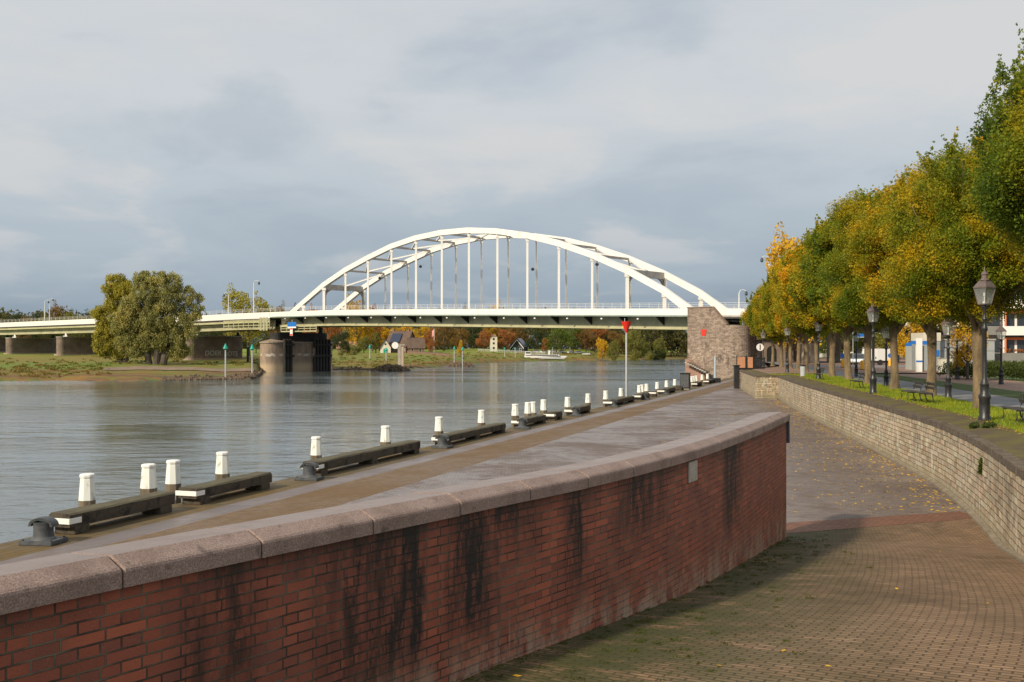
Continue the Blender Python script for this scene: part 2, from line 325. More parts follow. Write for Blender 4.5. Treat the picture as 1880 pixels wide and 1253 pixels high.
def leafmat(name, cols, trans=.3, nscale=.9, bias=0., hue=False):
    def f(g, b):
        p = g.new('ShaderNodeTexCoord').outputs['Object']
        r = g.new('ShaderNodeAttribute', attribute_name='rnd').outputs['Fac']; cl = g.new('ShaderNodeAttribute', attribute_name='clump').outputs['Fac']
        oi = g.new('ShaderNodeObjectInfo').outputs['Random']
        n = g.noise(p, nscale, 2, .6)
        k = g.m('ADD', g.m('MULTIPLY', r, .22), g.m('MULTIPLY', cl, .26)); k = g.m('ADD', k, g.m('MULTIPLY', g.rng(n, .30, .70), .36))
        if hue: oi = g.m('MULTIPLY', g.sep(g.new('ShaderNodeObjectInfo').outputs['Color'])[0], 4.)
        k = g.m('ADD', k, g.m('MULTIPLY_ADD', oi, .14, -.05+bias), clamp=True)
        c = g.ramp(k, [(i/(len(cols)-1), q) for i, q in enumerate(cols)])
        g.put(b.inputs['Base Color'], c); b.inputs['Roughness'].default_value = .6; b.inputs['Specular IOR Level'].default_value = .3
        t = g.new('ShaderNodeBsdfTranslucent'); g.put(t.inputs[0], g.mix(.3, c, (.5, .5, .1)))
        mx = g.new('ShaderNodeMixShader'); mx.inputs[0].default_value = trans
        g.l.new(b.outputs[0], mx.inputs[1]); g.l.new(t.outputs[0], mx.inputs[2]); g.l.new(mx.outputs[0], g.n['Material Output'].inputs[0])
    return mat(name, build=f)
L_lime = leafmat('lime leaves turning', [(.016, .044, .003), (.050, .105, .005), (.105, .165, .006), (.18, .215, .006), (.30, .27, .006), (.50, .35, .006), (.72, .41, .006), (.70, .26, .006)], trans=.42, nscale=.55, bias=-.07, hue=True)
L_gold = leafmat('golden leaves', [(.22, .15, .012), (.48, .30, .015), (.68, .40, .015), (.72, .34, .015), (.60, .20, .012)])
L_rust = leafmat('rust leaves', [(.16, .06, .02), (.34, .12, .035), (.46, .18, .05), (.42, .13, .04)])
L_olive = leafmat('olive leaves', [(.06, .07, .015), (.13, .14, .025), (.20, .19, .035), (.28, .23, .05), (.32, .20, .04)])
L_dark = leafmat('dark evergreen leaves', [(.012, .022, .010), (.025, .045, .015), (.045, .06, .018), (.07, .06, .02)])
L_brown = leafmat('brown autumn leaves', [(.07, .045, .015), (.16, .085, .022), (.26, .14, .03), (.32, .20, .04)])
L_green = leafmat('fresh green leaves', [(.04, .075, .012), (.09, .14, .018), (.17, .20, .02), (.28, .23, .02)])
L_willow = leafmat('willow leaves', [(.06, .068, .02), (.165, .17, .048), (.28, .27, .09), (.40, .35, .105), (.48, .38, .06)], nscale=.25)
L_wgold = leafmat('yellowing willow leaves', [(.13, .12, .02), (.28, .25, .035), (.44, .38, .045), (.56, .44, .055)], nscale=.3)
L_hedge = leafmat('hedge leaves', [(.03, .05, .01), (.06, .09, .015), (.10, .11, .02)])
L_litter = leafmat('fallen leaves', [(.30, .14, .02), (.50, .28, .02), (.60, .38, .03), (.42, .16, .03)], .1)
L_blade = leafmat('grass blades', [(.07, .12, .007), (.16, .23, .010), (.27, .30, .012), (.38, .31, .02)], .2)

# ---------------------------------------------------------------- mesh builder
class MB:
    def __init__(s): s.v = []; s.f = []; s.uv = None
    def add(s, vs, fs):
        o = len(s.v); s.v += [tuple(p) for p in vs]; s.f += [tuple(i+o for i in f) for f in fs]; return s
    def box(s, x0, x1, y0, y1, z0, z1, M=None):
        vs = [Vector((x, y, z)) for z in (z0, z1) for y in (y0, y1) for x in (x0, x1)]
        if M is not None: vs = [M @ p for p in vs]
        return s.add(vs, [(0, 2, 3, 1), (4, 5, 7, 6), (0, 1, 5, 4), (2, 6, 7, 3), (0, 4, 6, 2), (1, 3, 7, 5)])
    def beam(s, a, b, w, h, up=(0, 0, 1)):      # box from a to b, width w, height h
        a = Vector(a); b = Vector(b); d = (b-a).normalized(); u = Vector(up); sx = d.cross(u)
        if sx.length < 1e-4: sx = Vector((1, 0, 0))
        sx.normalize(); uu = sx.cross(d).normalized()
        vs = [p + sx*i*w/2 + uu*j*h/2 for p in (a, b) for i, j in ((-1, -1), (1, -1), (1, 1), (-1, 1))]
        return s.add(vs, [(3, 2, 1, 0), (4, 5, 6, 7), (0, 1, 5, 4), (1, 2, 6, 5), (2, 3, 7, 6), (3, 0, 4, 7)])
    def tube(s, pts, rs, n=8, cap=True):
        pts = [Vector(p) for p in pts]
        if not isinstance(rs, (list, tuple)): rs = [rs]*len(pts)
        vs = []; fs = []
        for i, p in enumerate(pts):
            d = (pts[min(i+1, len(pts)-1)]-pts[max(i-1, 0)]).normalized()
            a = d.cross(Vector((0, 0, 1)) if abs(d.z) < .95 else Vector((1, 0, 0))).normalized(); c = d.cross(a)
            vs += [p+(a*math.cos(t)+c*math.sin(t))*rs[i] for t in [2*math.pi*k/n for k in range(n)]]
        for i in range(len(pts)-1):
            for k in range(n): fs.append((i*n+k, i*n+(k+1) % n, (i+1)*n+(k+1) % n, (i+1)*n+k))
        if cap: fs += [tuple(range(n)), tuple(reversed(range((len(pts)-1)*n, len(pts)*n)))]
        return s.add(vs, fs)
    def lathe(s, prof, n=16, c=(0, 0), sy=1., rot=0.):
        vs = []; fs = []
        for r, z in prof: vs += [(c[0]+r*math.cos(2*math.pi*k/n+rot), c[1]+sy*r*math.sin(2*math.pi*k/n+rot), z) for k in range(n)]
        for i in range(len(prof)-1):
            for k in range(n): fs.append((i*n+k, i*n+(k+1) % n, (i+1)*n+(k+1) % n, (i+1)*n+k))
        fs += [tuple(reversed(range(n))), tuple(range((len(prof)-1)*n, len(prof)*n))]
        return s.add(vs, fs)
    def prism(s, poly, z0, z1):
        n = len(poly); vs = [(x, y, z0) for x, y in poly]+[(x, y, z1) for x, y in poly]
        return s.add(vs, [tuple(reversed(range(n))), tuple(range(n, 2*n))]+[(i, (i+1) % n, n+(i+1) % n, n+i) for i in range(n)])
    def build(s, name, m, parent=None, smooth=False, uv=None, bevel=0., loc=None):
        me = bpy.data.meshes.new(name); me.from_pydata(s.v, [], s.f); me.validate()
        o = bpy.data.objects.new(name, me); COL.objects.link(o); me.materials.append(m)
        if parent is not None: o.parent = parent
        if loc is not None: o.location = loc
        if uv is not None:
            l = me.uv_layers.new(name='UVMap'); vi = np.empty(len(me.loops), 'i'); me.loops.foreach_get('vertex_index', vi)
            l.data.foreach_set('uv', np.array(uv, 'f')[vi].ravel())
        import bmesh
        b = bmesh.new(); b.from_mesh(me); bmesh.ops.recalc_face_normals(b, faces=b.faces)
        if bevel: bmesh.ops.bevel(b, geom=b.edges[:], offset=bevel, segments=2, affect='EDGES', clamp_overlap=True)
        b.to_mesh(me); b.free()
        if smooth:
            me.polygons.foreach_set('use_smooth', [True]*len(me.polygons)); me.set_sharp_from_angle(angle=R(38))
        return o
def attr(o, name, vals):
    a = o.data.attributes.new(name, 'FLOAT', 'POINT'); a.data.foreach_set('value', np.array(vals, 'f'))
def sheet(name, rows, m, uvrows=None, kind='structure', parent=None):     # grid of points rows[i][j] -> up-facing sheet
    nr, nc = len(rows), len(rows[0]); vs = [tuple(p) for r in rows for p in r]
    fs = [(i*nc+j, i*nc+j+1, (i+1)*nc+j+1, (i+1)*nc+j) for i in range(nr-1) for j in range(nc-1)]
    me = bpy.data.meshes.new(name); me.from_pydata(vs, [], fs)
    if me.polygons[0].normal.z < 0: me.flip_normals()
    o = bpy.data.objects.new(name, me); COL.objects.link(o); me.materials.append(m)
    uv = [q for r in uvrows for q in r] if uvrows else [(p[0], p[1]) for p in vs]
    l = me.uv_layers.new(name='UVMap'); vi = np.empty(len(me.loops), 'i'); me.loops.foreach_get('vertex_index', vi)
    l.data.foreach_set('uv', np.array(uv, 'f')[vi].ravel())
    if kind: o['kind'] = kind
    if parent is not None: o.parent = parent
    return o
def thing(name, label, cat, loc=(0, 0, 0), rz=0., group=None):
    o = bpy.data.objects.new(name, None); COL.objects.link(o); o.location = loc; o.rotation_euler = (0, 0, rz); o.empty_display_size = .3
    return tag(o, label, cat, group)
def tag(o, label, cat, group=None, kind=None):
    o['label'] = label; o['category'] = cat
    if group: o['group'] = group
    if kind: o['kind'] = kind
    return o
def dup(root, loc, rz, label, scale=None):
    def cp(o, par):
        c = o.copy(); COL.objects.link(c); c.parent = par
        for ch in o.children: cp(ch, c)
        return c
    r = cp(root, None); r.location = loc; r.rotation_euler = (0, 0, rz); r['label'] = label
    if scale: r.scale = scale
    return r
def ip(x, xs, ys): return float(np.interp(x, xs, ys))
def PX(x, y, Y): return ((x-940)/F*Y, Y, (642-y)/F*Y)      # photograph point at real distance Y
def ground_pt(x, y, z): Y = -z*F/(y-642); return ((x-940)/F*Y, Y, z)
ORD = 'first second third fourth fifth sixth seventh eighth ninth tenth eleventh twelfth thirteenth fourteenth fifteenth sixteenth seventeenth eighteenth nineteenth twentieth twenty-first twenty-second twenty-third twenty-fourth twenty-fifth twenty-sixth twenty-seventh twenty-eighth twenty-ninth thirtieth'.split()

def resample(pts, step):
    P = np.array(pts, float); d = np.r_[0, np.cumsum(np.linalg.norm(np.diff(P, axis=0), axis=1))]
    n = max(2, int(round(d[-1]/step))+1); s = np.linspace(0, d[-1], n)
    return np.c_[np.interp(s, d, P[:, 0]), np.interp(s, d, P[:, 1])], s
def smooth_poly(pts, it=3):
    P = [np.array(p, float) for p in pts]
    for _ in range(it):
        Q = [P[0]]
        for a, b in zip(P[:-1], P[1:]): Q += [a*.75+b*.25, a*.25+b*.75]
        P = Q+[P[-1]]
    return np.array(P)
def normals(P):            # unit normals to the right of travel
    d = np.gradient(P, axis=0); d /= np.linalg.norm(d, axis=1)[:, None]; return np.c_[d[:, 1], -d[:, 0]]

ZQ, ZL, ZW = -3.9, -2.06, -5.6      # quay, lawn, water levels below the eye
rnd = random.Random(4)

# ================================================================ SETTING: water, quay, ramp, terrain
sheet('river_water', [[(-2500, -60, ZW), (2600, -60, ZW)], [(-2500, 4000, ZW), (2600, 4000, ZW)]], M_water)
EX = lambda Y: -10.3+.334*(Y-20.5)          # water side edge of the quay
WALLP = [(6.8, -6), (6.8, 2), (6.9, 6), (7.2, 10.5), (7.9, 14.5), (8.75, 17.5), (10.0, 21.2), (11.1, 24.9), (12.2, 29.2), (13.0, 33.5), (14.15, 40.3), (15.95, 51.3), (18.3, 66), (21.3, 82)]
WP, ws = resample(smooth_poly(WALLP, 2), .5)
WX = lambda Y: ip(Y, WP[:, 1], WP[:, 0]) if Y <= 82 else 19.5+(Y-82)*.165
quay_end = 151.
def zq(x, Y):      # the quay rises gently to street level beyond the bend of the stone wall
    e = max(0., (x-EX(Y))/12.)
    return ZQ + max(0., min(1., (Y-112)/55.))*1.7*min(1., e)
rows = {k: [] for k in ('edge', 'kerb', 'sett', 'main')}; uvr = {k: [] for k in rows}
for Y in list(np.arange(-8, 60, 4.))+list(np.arange(60, 150, 6.))+[quay_end]:
    e = EX(Y); k = 1/.948
    lim = WX(Y) if Y <= 104 else WX(104)+(Y-104)*.42
    bs = [e, e+1.36*k, e+2.12*k, e+4.05*k]
    for nm, a, b_ in (('edge', bs[0], bs[1]), ('kerb', bs[1], bs[2]), ('sett', bs[2], bs[3])):
        rows[nm].append([(a, Y, zq(a, Y)), (b_, Y, zq(b_, Y))]); uvr[nm].append([(Y*1.055, 0), (Y*1.055, (b_-a))])
    xs = np.linspace(bs[3], lim+.05, 8); rows['main'].append([(x, Y, zq(x, Y)) for x in xs]); uvr['main'].append([(x, Y) for x in xs])
sheet('quay_edge', rows['edge'], M_edge, uvr['edge']); sheet('quay_kerb', rows['kerb'], M_kerb, uvr['kerb'])
sheet('quay_strip', rows['sett'], M_quaysett, uvr['sett']); sheet('quay_pavement', rows['main'], M_quay, uvr['main'])
qf = MB(); ys = [-8, quay_end]
qf.add([(EX(-8), -8, ZQ), (EX(quay_end), quay_end, ZQ), (EX(quay_end), quay_end, -7), (EX(-8), -8, -7)], [(0, 1, 2, 3)])
qf.add([(EX(quay_end), quay_end, ZQ), (50, quay_end, -2.2), (50, quay_end, -7), (EX(quay_end), quay_end, -7)], [(0, 1, 2, 3)])
o = qf.build('quay_face', M_conc); o['kind'] = 'structure'
# ramp between the brick wall and the stone wall
RIDGE = [(-8.8, -3.2), (-6.6, .2), (-4.6, 3.2), (-2.9, 5.8), (-1.55, 7.75), (-.2, 9.65), (1.0, 11.35), (2.15, 13.4), (3.18, 15.55), (4.35, 18.2), (5.54, 21.1)]
BW, bs_ = resample(smooth_poly(RIDGE, 2), .2); BN = normals(BW)
b0 = bs_[np.argmin(np.abs(BW[:, 1]-5.8))]           # arc length where the wall enters the frame
zr_ = lambda Y: ip(Y, [9.5, 10.8, 11.9, 13.75, 16.35, 19, 21.2], [-2.95, -3.0, -3.08, -3.24, -3.43, -3.66, -3.9])
zramp = lambda x, Y: zr_(Y+.30*max(0, x-ip(Y, BW[:, 1], BW[:, 0])-1.)*max(0., min(1, (Y-10)/4.)))
Lp = smooth_poly([(-8.9, -3.2), (-4.6, 3.2), (-2.9, 5.8), (-1.55, 7.75), (-.2, 9.65), (1.0, 11.35), (2.15, 13.4), (3.18, 15.55), (4.35, 18.2), (5.6, 21.55)], 3)
Rp = smooth_poly([(6.9, -9), (6.9, -4), (6.9, -.5), (6.95, 2.5), (7.0, 5.6), (7.2, 8.8), (7.6, 12), (8.4, 15.3), (9.45, 19), (11.0, 23.75)], 3)
Lr, _ = resample(Lp, .01); Rr, _ = resample(Rp, .01)
N = 80; rr = []; uu = []; ed = []
Li = [Lp[0]]; tt = np.linspace(0, 1, N)
dl = np.r_[0, np.cumsum(np.linalg.norm(np.diff(Lp, axis=0), axis=1))]; dl /= dl[-1]
al = 0
for i, t in enumerate(tt):
    a = np.array([np.interp(t, dl, Lp[:, 0]), np.interp(t, dl, Lp[:, 1])]); dk_ = np.linspace(0, 1, len(Rp))
    b_ = np.array([np.interp(t, dl, Rp[:, 0]), np.interp(t, dl, Rp[:, 1])])
    if i: al += np.linalg.norm((a+b_)/2-pm)
    pm = (a+b_)/2; r_ = []; u_ = []
    for j in range(17):
        q = a+(b_-a)*j/16; q = q-np.array([.10, 0])*(1-j/16.)
        z = zramp(q[0], q[1])+.006
        if i >= N-2: z = min(z, ZQ+.006)
        r_.append((q[0], q[1], z)); u_.append((j/16*np.linalg.norm(b_-a), al)); ed.append(j/16)
    rr.append(r_); uu.append(u_)
ramp = sheet('ramp_pavement', rr, M_ramp, uu); attr(ramp, 'edge', ed); ramp.data.polygons.foreach_set('use_smooth', [True]*len(ramp.data.polygons))
ra, rb = Vector(rr[-1][0]), Vector(rr[-1][-1]); dv = Vector((-.30, .95, 0))
st = []; su = []
for j in range(9):
    p = ra.lerp(rb, j/8); w = 1.15-.25*j/8; st.append(p); 
st1 = [(p.x, p.y-.02, ZQ+.010) for p in st]; st2 = [(p.x+dv.x*(1.15-.25*j/8), p.y+dv.y*(1.15-.25*j/8), ZQ+.010) for j, p in enumerate(st)]
sheet('brick_strip', [st1, st2], M_redstrip, [[(0, j*.62) for j in range(9)], [(1.1, j*.62) for j in range(9)]])

# street side ground, in strips along the tree row
RX = lambda Y: 16.05+.185*(Y-35.2)
Ys = list(np.arange(-10, 18, 4.))+list(np.arange(18, 82, 2.5))+[81.98, 82.02]+list(np.arange(84, 104, 4.))+[104]
def strip(name, fa, fb, za, zb, m, Ys=Ys, nseg=1): return sheet(name, [[(fa(Y)+(fb(Y)-fa(Y))*j/nseg, Y, za+(zb-za)*j/nseg) for j in range(nseg+1)] for Y in Ys], m)
sheet('wall_top_moss', [[(WX(Y)+.10, Y, -2.13), (WX(Y)+.25, Y, -2.115), (WX(Y)+.8, Y, -2.06), (WX(Y)+1.35, Y, -2.03)] for Y in Ys], M_moss)
strip('lawn', lambda Y: WX(Y)+1.35, lambda Y: max(RX(Y)+.8, WX(Y)+1.5), -2.03, ZL, M_grass, [y for y in Ys if y < 88], 3)
strip('lawn_end_pavement', lambda Y: WX(Y)+1.35, lambda Y: RX(Y)+.8, -2.03, ZL, M_pave, [y for y in Ys if y > 87]+[108], 2)
Y2 = list(np.arange(-10, 260, 6.))
strip('cycle_path', lambda Y: RX(Y)+.8, lambda Y: RX(Y)+3.7, ZL, ZL, M_path, Y2)
strip('verge_grass', lambda Y: RX(Y)+3.7, lambda Y: RX(Y)+6.1, ZL, ZL, M_verge, [y for y in Y2 if y < 92])
strip('street_pavement', lambda Y: RX(Y)+6.1, lambda Y: RX(Y)+11, ZL, ZL, M_pave, [y for y in Y2 if y < 92])
g1 = [[(RX(Y)+11, Y, ZL-.01), (RX(Y)+60, Y, ZL-.01), (700, Y, ZL-.01)] for Y in Y2 if Y < 92]
sheet('street_ground', g1, M_verge)
sheet('crossing_pavement', [[(RX(Y)+3.7, Y, ZL-.004), (RX(Y)+60, Y, ZL-.004), (700, Y, ZL-.004)] for Y in [92-6.+4, 110, 150, 200, 254]], M_pave)
sheet('street_road', [[(x, 118+.03*x, ZL+.004), (x, 131+.03*x, ZL+.004)] for x in np.arange(36, 420, 20.)], M_path)
sheet('underpass_pavement', [[(x, Y, z) for x, z in ((WX(104)+.5+(Y-104)*.42, -2.10), (RX(Y)+.8, ZL-.002))] for Y in np.arange(104, 200, 8.)], M_pave)
sheet('east_bank', [[(60, 182, -2.4), (900, 182, -2.4)], [(75, 250, -2.0), (1200, 250, -2.0)], [(190, 560, -1.5), (2400, 560, -1)], [(800, 2500, 0), (3500, 2500, 0)]], M_verge)

# far bank as a height field whose waterline follows the photograph's
SH = [(-1500, 703), (0, 701), (200, 699), (330, 698), (468, 696), (478, 689), (486, 679), (612, 679), (690, 679.5), (740, 678), (800, 675), (850, 668.5), (900, 666), (960, 664.2), (1110, 662.4), (1180, 660.6), (1265, 659.6), (1400, 659), (3400, 658.5)]
shx = [p[0] for p in SH]; shy = [-ZW*F/(p[1]-642) for p in SH]
def zbank(x, Y):
    px = 940+x/Y*F; Ys_ = ip(px, shx, shy); Ys_ += 4*math.sin(px*.021)+2*math.sin(px*.063+1)+1.2*math.sin(px*.19)
    d = Y-Ys_; sc = .95 if px < 560 else 1+1.6*max(0., min(1., (px-820)/60.))*max(0., min(1., (1110-px)/50.))
    return ip(d*sc, [-30, -6, 0, 3, 20, 70, 130, 200, 300, 420, 3000], [-8, -6.4, -5.6, -5.05, -4.5, -3.1, -2.0, -1.1, -.1, .45, 1.])+.12*math.sin(x*.21)*math.sin(Y*.17)
pxs = np.arange(-900, 2300, 14.); yy = np.geomspace(160, 3600, 130); rows_ = []
for Y in yy: rows_.append([((px-940)/F*Y, Y, zbank((px-940)/F*Y, Y)) for px in pxs])
ob = sheet('far_bank_ground', rows_, M_bank); ob.data.polygons.foreach_set('use_smooth', [True]*len(ob.data.polygons))
def onbank(px, Y): x = (px-940)/F*Y; return (x, Y, zbank(x, Y))
# sandy beach under the willow
b_ = [[(onbank(px, Y)[0], Y, onbank(px, Y)[2]+.12) for Y in (212, 219, 226-6*abs(px-330)/160, 232-12*abs(px-330)/160)] for px in range(190, 470, 12)]
sheet('beach_sand', b_, M_sand)

# ================================================================ BRICK WALL with its coping
bwall = thing('brick_wall', 'long curved red brick wall with black stains and pink granite coping beside the ramp', 'wall')
off = .11; face = BW+BN*off; nrow = 12
vs = []; uvw = []; foot = []; fs = []
for i, (p, s) in enumerate(zip(face, bs_)):
    zf = zramp(p[0], p[1])-.15
    for j in range(nrow+1):
        z = -1.47+(zf+1.47)*j/nrow; vs.append((p[0], p[1], z)); uvw.append((s-b0, z)); foot.append(j/nrow)
for i in range(len(face)-1):
    for j in range(nrow): a = i*(nrow+1)+j; fs.append((a, a+1, a+nrow+2, a+nrow+1))
m_ = MB(); m_.add(vs, fs); o = m_.build('brick_face', M_brick, bwall, uv=uvw); attr(o, 'foot', foot)
back = BW-BN*.36; e0, e1 = face[-1], back[-1]
# rear side and blunt end
vs = []; uvw = []; foot = []; fs = []; path = [e0]+[e1]+list(back[::-1][1:]); s = bs_[-1]-b0; pv = path[0]
for i, p in enumerate(path):
    s += np.linalg.norm(p-pv); pv = p
    for j in range(4): z = -1.47+(-3.95+1.47)*j/3; vs.append((p[0], p[1], z)); uvw.append((s, z)); foot.append(j/3*.6)
fs = [(i*4+j, i*4+j+1, (i+1)*4+j+1, (i+1)*4+j) for i in range(len(path)-1) for j in range(3)]
m_ = MB(); m_.add(vs, fs); o = m_.build('rear_brick_face', M_brick, bwall, uv=uvw); attr(o, 'foot', foot)
# coping stones, one mesh per stone
prof = [(-.44, -1.47), (-.44, -1.33), (-.42, -1.312), (-.02, -1.283), (.01, -1.282), (.135, -1.338), (.150, -1.352), (.155, -1.368), (.155, -1.465), (.11, -1.475)]
prof = prof+[(-.2, -1.48)]
joints = [-9.5]; 
while joints[-1] < bs_[-1]-b0: joints.append(joints[-1]+rnd.uniform(1.08, 1.2))
joints[-1] = bs_[-1]-b0+.06
if joints[-1]-joints[-2] < .5: joints.pop(-2)
def atS(s):
    s = s+b0; p = np.array([np.interp(s, bs_, BW[:, 0]), np.interp(s, bs_, BW[:, 1])]); n = np.array([np.interp(s, bs_, BN[:, 0]), np.interp(s, bs_, BN[:, 1])]); 
    if s > bs_[-1]: d = np.array([-BN[-1][1], BN[-1][0]]); p = p+d*(s-bs_[-1])
    return p, n/np.linalg.norm(n)
for k, (a, b_) in enumerate(zip(joints[:-1], joints[1:])):
    m_ = MB(); ring = []; dz = rnd.uniform(-.004, .004); ns = 5
    ss = [a+.006, a+.018]+list(np.linspace(a+.2, b_-.2, ns))+[b_-.018, b_-.006]
    for q, s in enumerate(ss):
        p, n = atS(s); sh = .006 if q in (0, len(ss)-1) else 0.
        ring.append([(p[0]+n[0]*(o_-math.copysign(sh, o_)), p[1]+n[1]*(o_-math.copysign(sh, o_)), z+dz-(sh if z > -1.46 else 0)) for o_, z in prof])
    L = len(prof); vs = [v for r in ring for v in r]
    fs = [(i*L+j, i*L+(j+1) % L, (i+1)*L+(j+1) % L, (i+1)*L+j) for i in range(len(ring)-1) for j in range(L)]+[tuple(range(L)), tuple(reversed(range((len(ring)-1)*L, len(ring)*L)))]
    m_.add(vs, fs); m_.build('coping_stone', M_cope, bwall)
# sloping end slab and mortar bed
p, n = atS(bs_[-1]-b0+.06); d = np.array([-n[1], n[0]])
m_ = MB(); A = [(p+n*q+d*w) for w in (0, .12) for q in (-.44, .155)]
vs = [(*A[0], -1.34), (*A[1], -1.34), (*A[3], -1.36), (*A[2], -1.36), (*A[0], -1.93), (*A[1], -1.93), (*(A[1]+d*.17), -1.93), (*(A[0]+d*.17), -1.93)]
m_.add(vs, [(0, 1, 2, 3), (4, 7, 6, 5), (0, 4, 5, 1), (2, 6, 7, 3), (1, 5, 6, 2), (0, 3, 7, 4)]); m_.build('end_slab', M_iron, bwall)
# enamel plate on the wall
p, n = atS(ip(13.75, BW[:, 1], bs_)-b0); d = np.array([-n[1], n[0]]); c = p+n*(.11+.012)
pl_ = thing('wall_plate', 'small white enamel plate fixed to the red brick wall near its far end', 'plate', (c[0], c[1], -1.63), math.atan2(d[1], d[0]))
MB().box(-.19, .19, -.010, .010, -.135, .135)  .build('plate_board', worn('dull enamel', (.42, .38, .33), (.32, .28, .24), 8, .5), pl_, bevel=.003)
m_ = MB()
for k in range(6): m_.box(-.11, .11-.03*(k % 3), -.0125, -.0105, .075-k*.03, .083-k*.03)
m_.build('faded_print', M_galv, pl_)

# ================================================================ STONE RETAINING WALL
swall = thing('stone_wall', 'long weathered block retaining wall holding up the lawn beside the quay', 'wall')
WN = normals(WP)
path = [tuple(p) for p in WP]+[(19.5, 82.0)]+[(19.5+(Y-82)*.165, Y) for Y in (86, 90, 94, 98, 102)]
vs = []; uvw = []; fs = []; s = 0; pv = path[0]; nz = 6
for p in path:
    s += math.dist(p, pv); pv = p
    for j in range(nz+1): z = -2.10+(-2.0)*j/nz; vs.append((p[0], p[1], z)); uvw.append((s, z+2.1))
fs = [(i*(nz+1)+j, i*(nz+1)+j+1, (i+1)*(nz+1)+j+1, (i+1)*(nz+1)+j) for i in range(len(path)-1) for j in range(nz)]
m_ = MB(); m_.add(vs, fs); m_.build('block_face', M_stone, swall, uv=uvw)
# soldier course of dark bricks along the top edge (slightly proud)
cc = MB(); acc = 0.; 
for i in range(len(path)-1):
    a = np.array(path[i]); b_ = np.array(path[i+1]); L = np.linalg.norm(b_-a)
    if L < .05: continue
    d = (b_-a)/L; n = np.array([d[1], -d[0]]); k = max(1, int(L/.125)) if a[1] < 50 else max(1, int(L/.5))
    for q in range(k):
        u0 = a+d*L*(q+.06)/k; u1 = a+d*L*(q+.94)/k; h = -2.095+rnd.uniform(-.008, .018); o0 = -.02+rnd.uniform(-.008, .008)
        P4 = [u0+n*o0, u1+n*o0, u1+n*.235, u0+n*.235]; cc.prism([tuple(v) for v in P4], -2.235 if o0 < 0 else -2.2, h)
M_sold = worn('dark soldier bricks', (.14, .11, .08), (.07, .055, .04), 4, .85)
cc.build('soldier_course', M_sold, swall)
cb = MB(); P2 = [(p[0], p[1]) for p in path if p[1] < 82.1]
for a, b_ in zip(P2[:-1], P2[1:]): pass
fo = MB()      # pale footing lip at the base of the wall
for i in range(len(WP)-1):
    a, b_ = WP[i], WP[i+1]
    if a[1] < 12: continue
    za = max(zramp(*a), ZQ) if a[1] < 24 else ZQ; zb = max(zramp(*b_), ZQ) if b_[1] < 24 else ZQ
    na, nb = WN[i], WN[i+1]
    fo.add([(a[0]-na[0]*.10, a[1]-na[1]*.10, za+.05), (b_[0]-nb[0]*.10, b_[1]-nb[1]*.10, zb+.05), (b_[0]+.02, b_[1], zb+.09), (a[0]+.02, a[1], za+.09), (a[0]-na[0]*.11, a[1]-na[1]*.11, za-.05), (b_[0]-nb[0]*.11, b_[1]-nb[1]*.11, zb-.05)], [(0, 1, 2, 3), (4, 5, 1, 0)])
fo.build('footing', worn('pale footing mortar', (.24, .20, .14), (.15, .12, .08), 3, .9), swall)

# ================================================================ quay furniture
ed_ = Vector((.317, .9485, 0)); en = Vector((.9485, -.317, 0)); E0 = Vector((-10.3, 20.5, 0))
def s_at(px, inset=.0):
    t = (px-940)/F; a = E0+en*inset
    return (t*a.y-a.x)/(ed_.x-t*ed_.y)
ang = math.atan2(ed_.y, ed_.x)-R(90)
def EP(s, inset, z=ZQ): v = E0+ed_*s+en*inset; return (v.x, v.y, z)
# mooring beams
beams = [(90, 322), (327, 500), (556, 772), (795, 929), (941, 1003), (1000, 1033), (1038, 1084), (1109, 1165), (1163, 1193), (1192, 1206), (1208, 1240), (1243, 1252), (1270, 1289), (1292, 1316)]
bl_names = ['nearest and widest-looking', 'second from the left, end to end with the nearest', 'third from the left, standing between the two short gaps', 'fourth from the left', 'fifth from the left', 'sixth from the left, white board halfway along', 'seventh from the left', 'eighth from the left, behind the red marker pole', 'ninth from the left', 'tenth from the left', 'eleventh from the left', 'twelfth from the left, next to the black bin', 'thirteenth from the left', 'last and farthest from the camera']
for i, (x0, x1) in enumerate(beams):
    s0, s1 = s_at(x0, .18), s_at(x1, .73); L = s1-s0; r_ = random.Random(i)
    t = thing('fender_beam', 'dark timber fender beam on the quay edge, '+bl_names[i], 'timber beam', EP(s0, .45), ang, 'timber fender beams along the quay edge')
    wv = .27; top = .45+r_.uniform(-.015, .015); bot = .17
    m_ = MB(); nseg = max(4, int(L/.5)); prf = [(-wv, bot), (wv, bot), (wv, top-.04), (wv-.05, top), (-wv+.05, top), (-wv, top-.04)]
    vs = []
    for q in range(nseg+1):
        yq = L*q/nseg; vs += [(x+r_.uniform(-.008, .008), yq, z+r_.uniform(-.010, .010)) for x, z in prf]
    n6 = 6; fs = [(a*n6+c, a*n6+(c+1) % n6, (a+1)*n6+(c+1) % n6, (a+1)*n6+c) for a in range(nseg) for c in range(n6)]+[tuple(range(n6)), tuple(reversed(range(nseg*n6, nseg*n6+n6)))]
    m_.add(vs, fs).build('timber', M_timber, t)
    nb = max(2, int(L/3.3)+1)
    for q in range(nb):
        yq = .35+(L-.7)*q/(nb-1); MB().box(-wv+.02, wv+.02, yq-.22, yq+.22, 0, bot+.005).build('support_block', M_timber, t, bevel=.012)
    if i < 8: MB().box(-wv-.03, -wv+.20, .6, L-.6, .08, .14).build('bearer_rail', M_plank, t)
    MB().box(-wv-.06, wv+.02, -.035, .0, .24, .36).box(wv, wv+.022, -.035, .33, .24, .36).build('end_board', M_plank, t, bevel=.006)
    if i < 4: MB().box(-wv, wv+.012, L, L+.03, .26, .37).build('end_board', M_plank, t, bevel=.006)
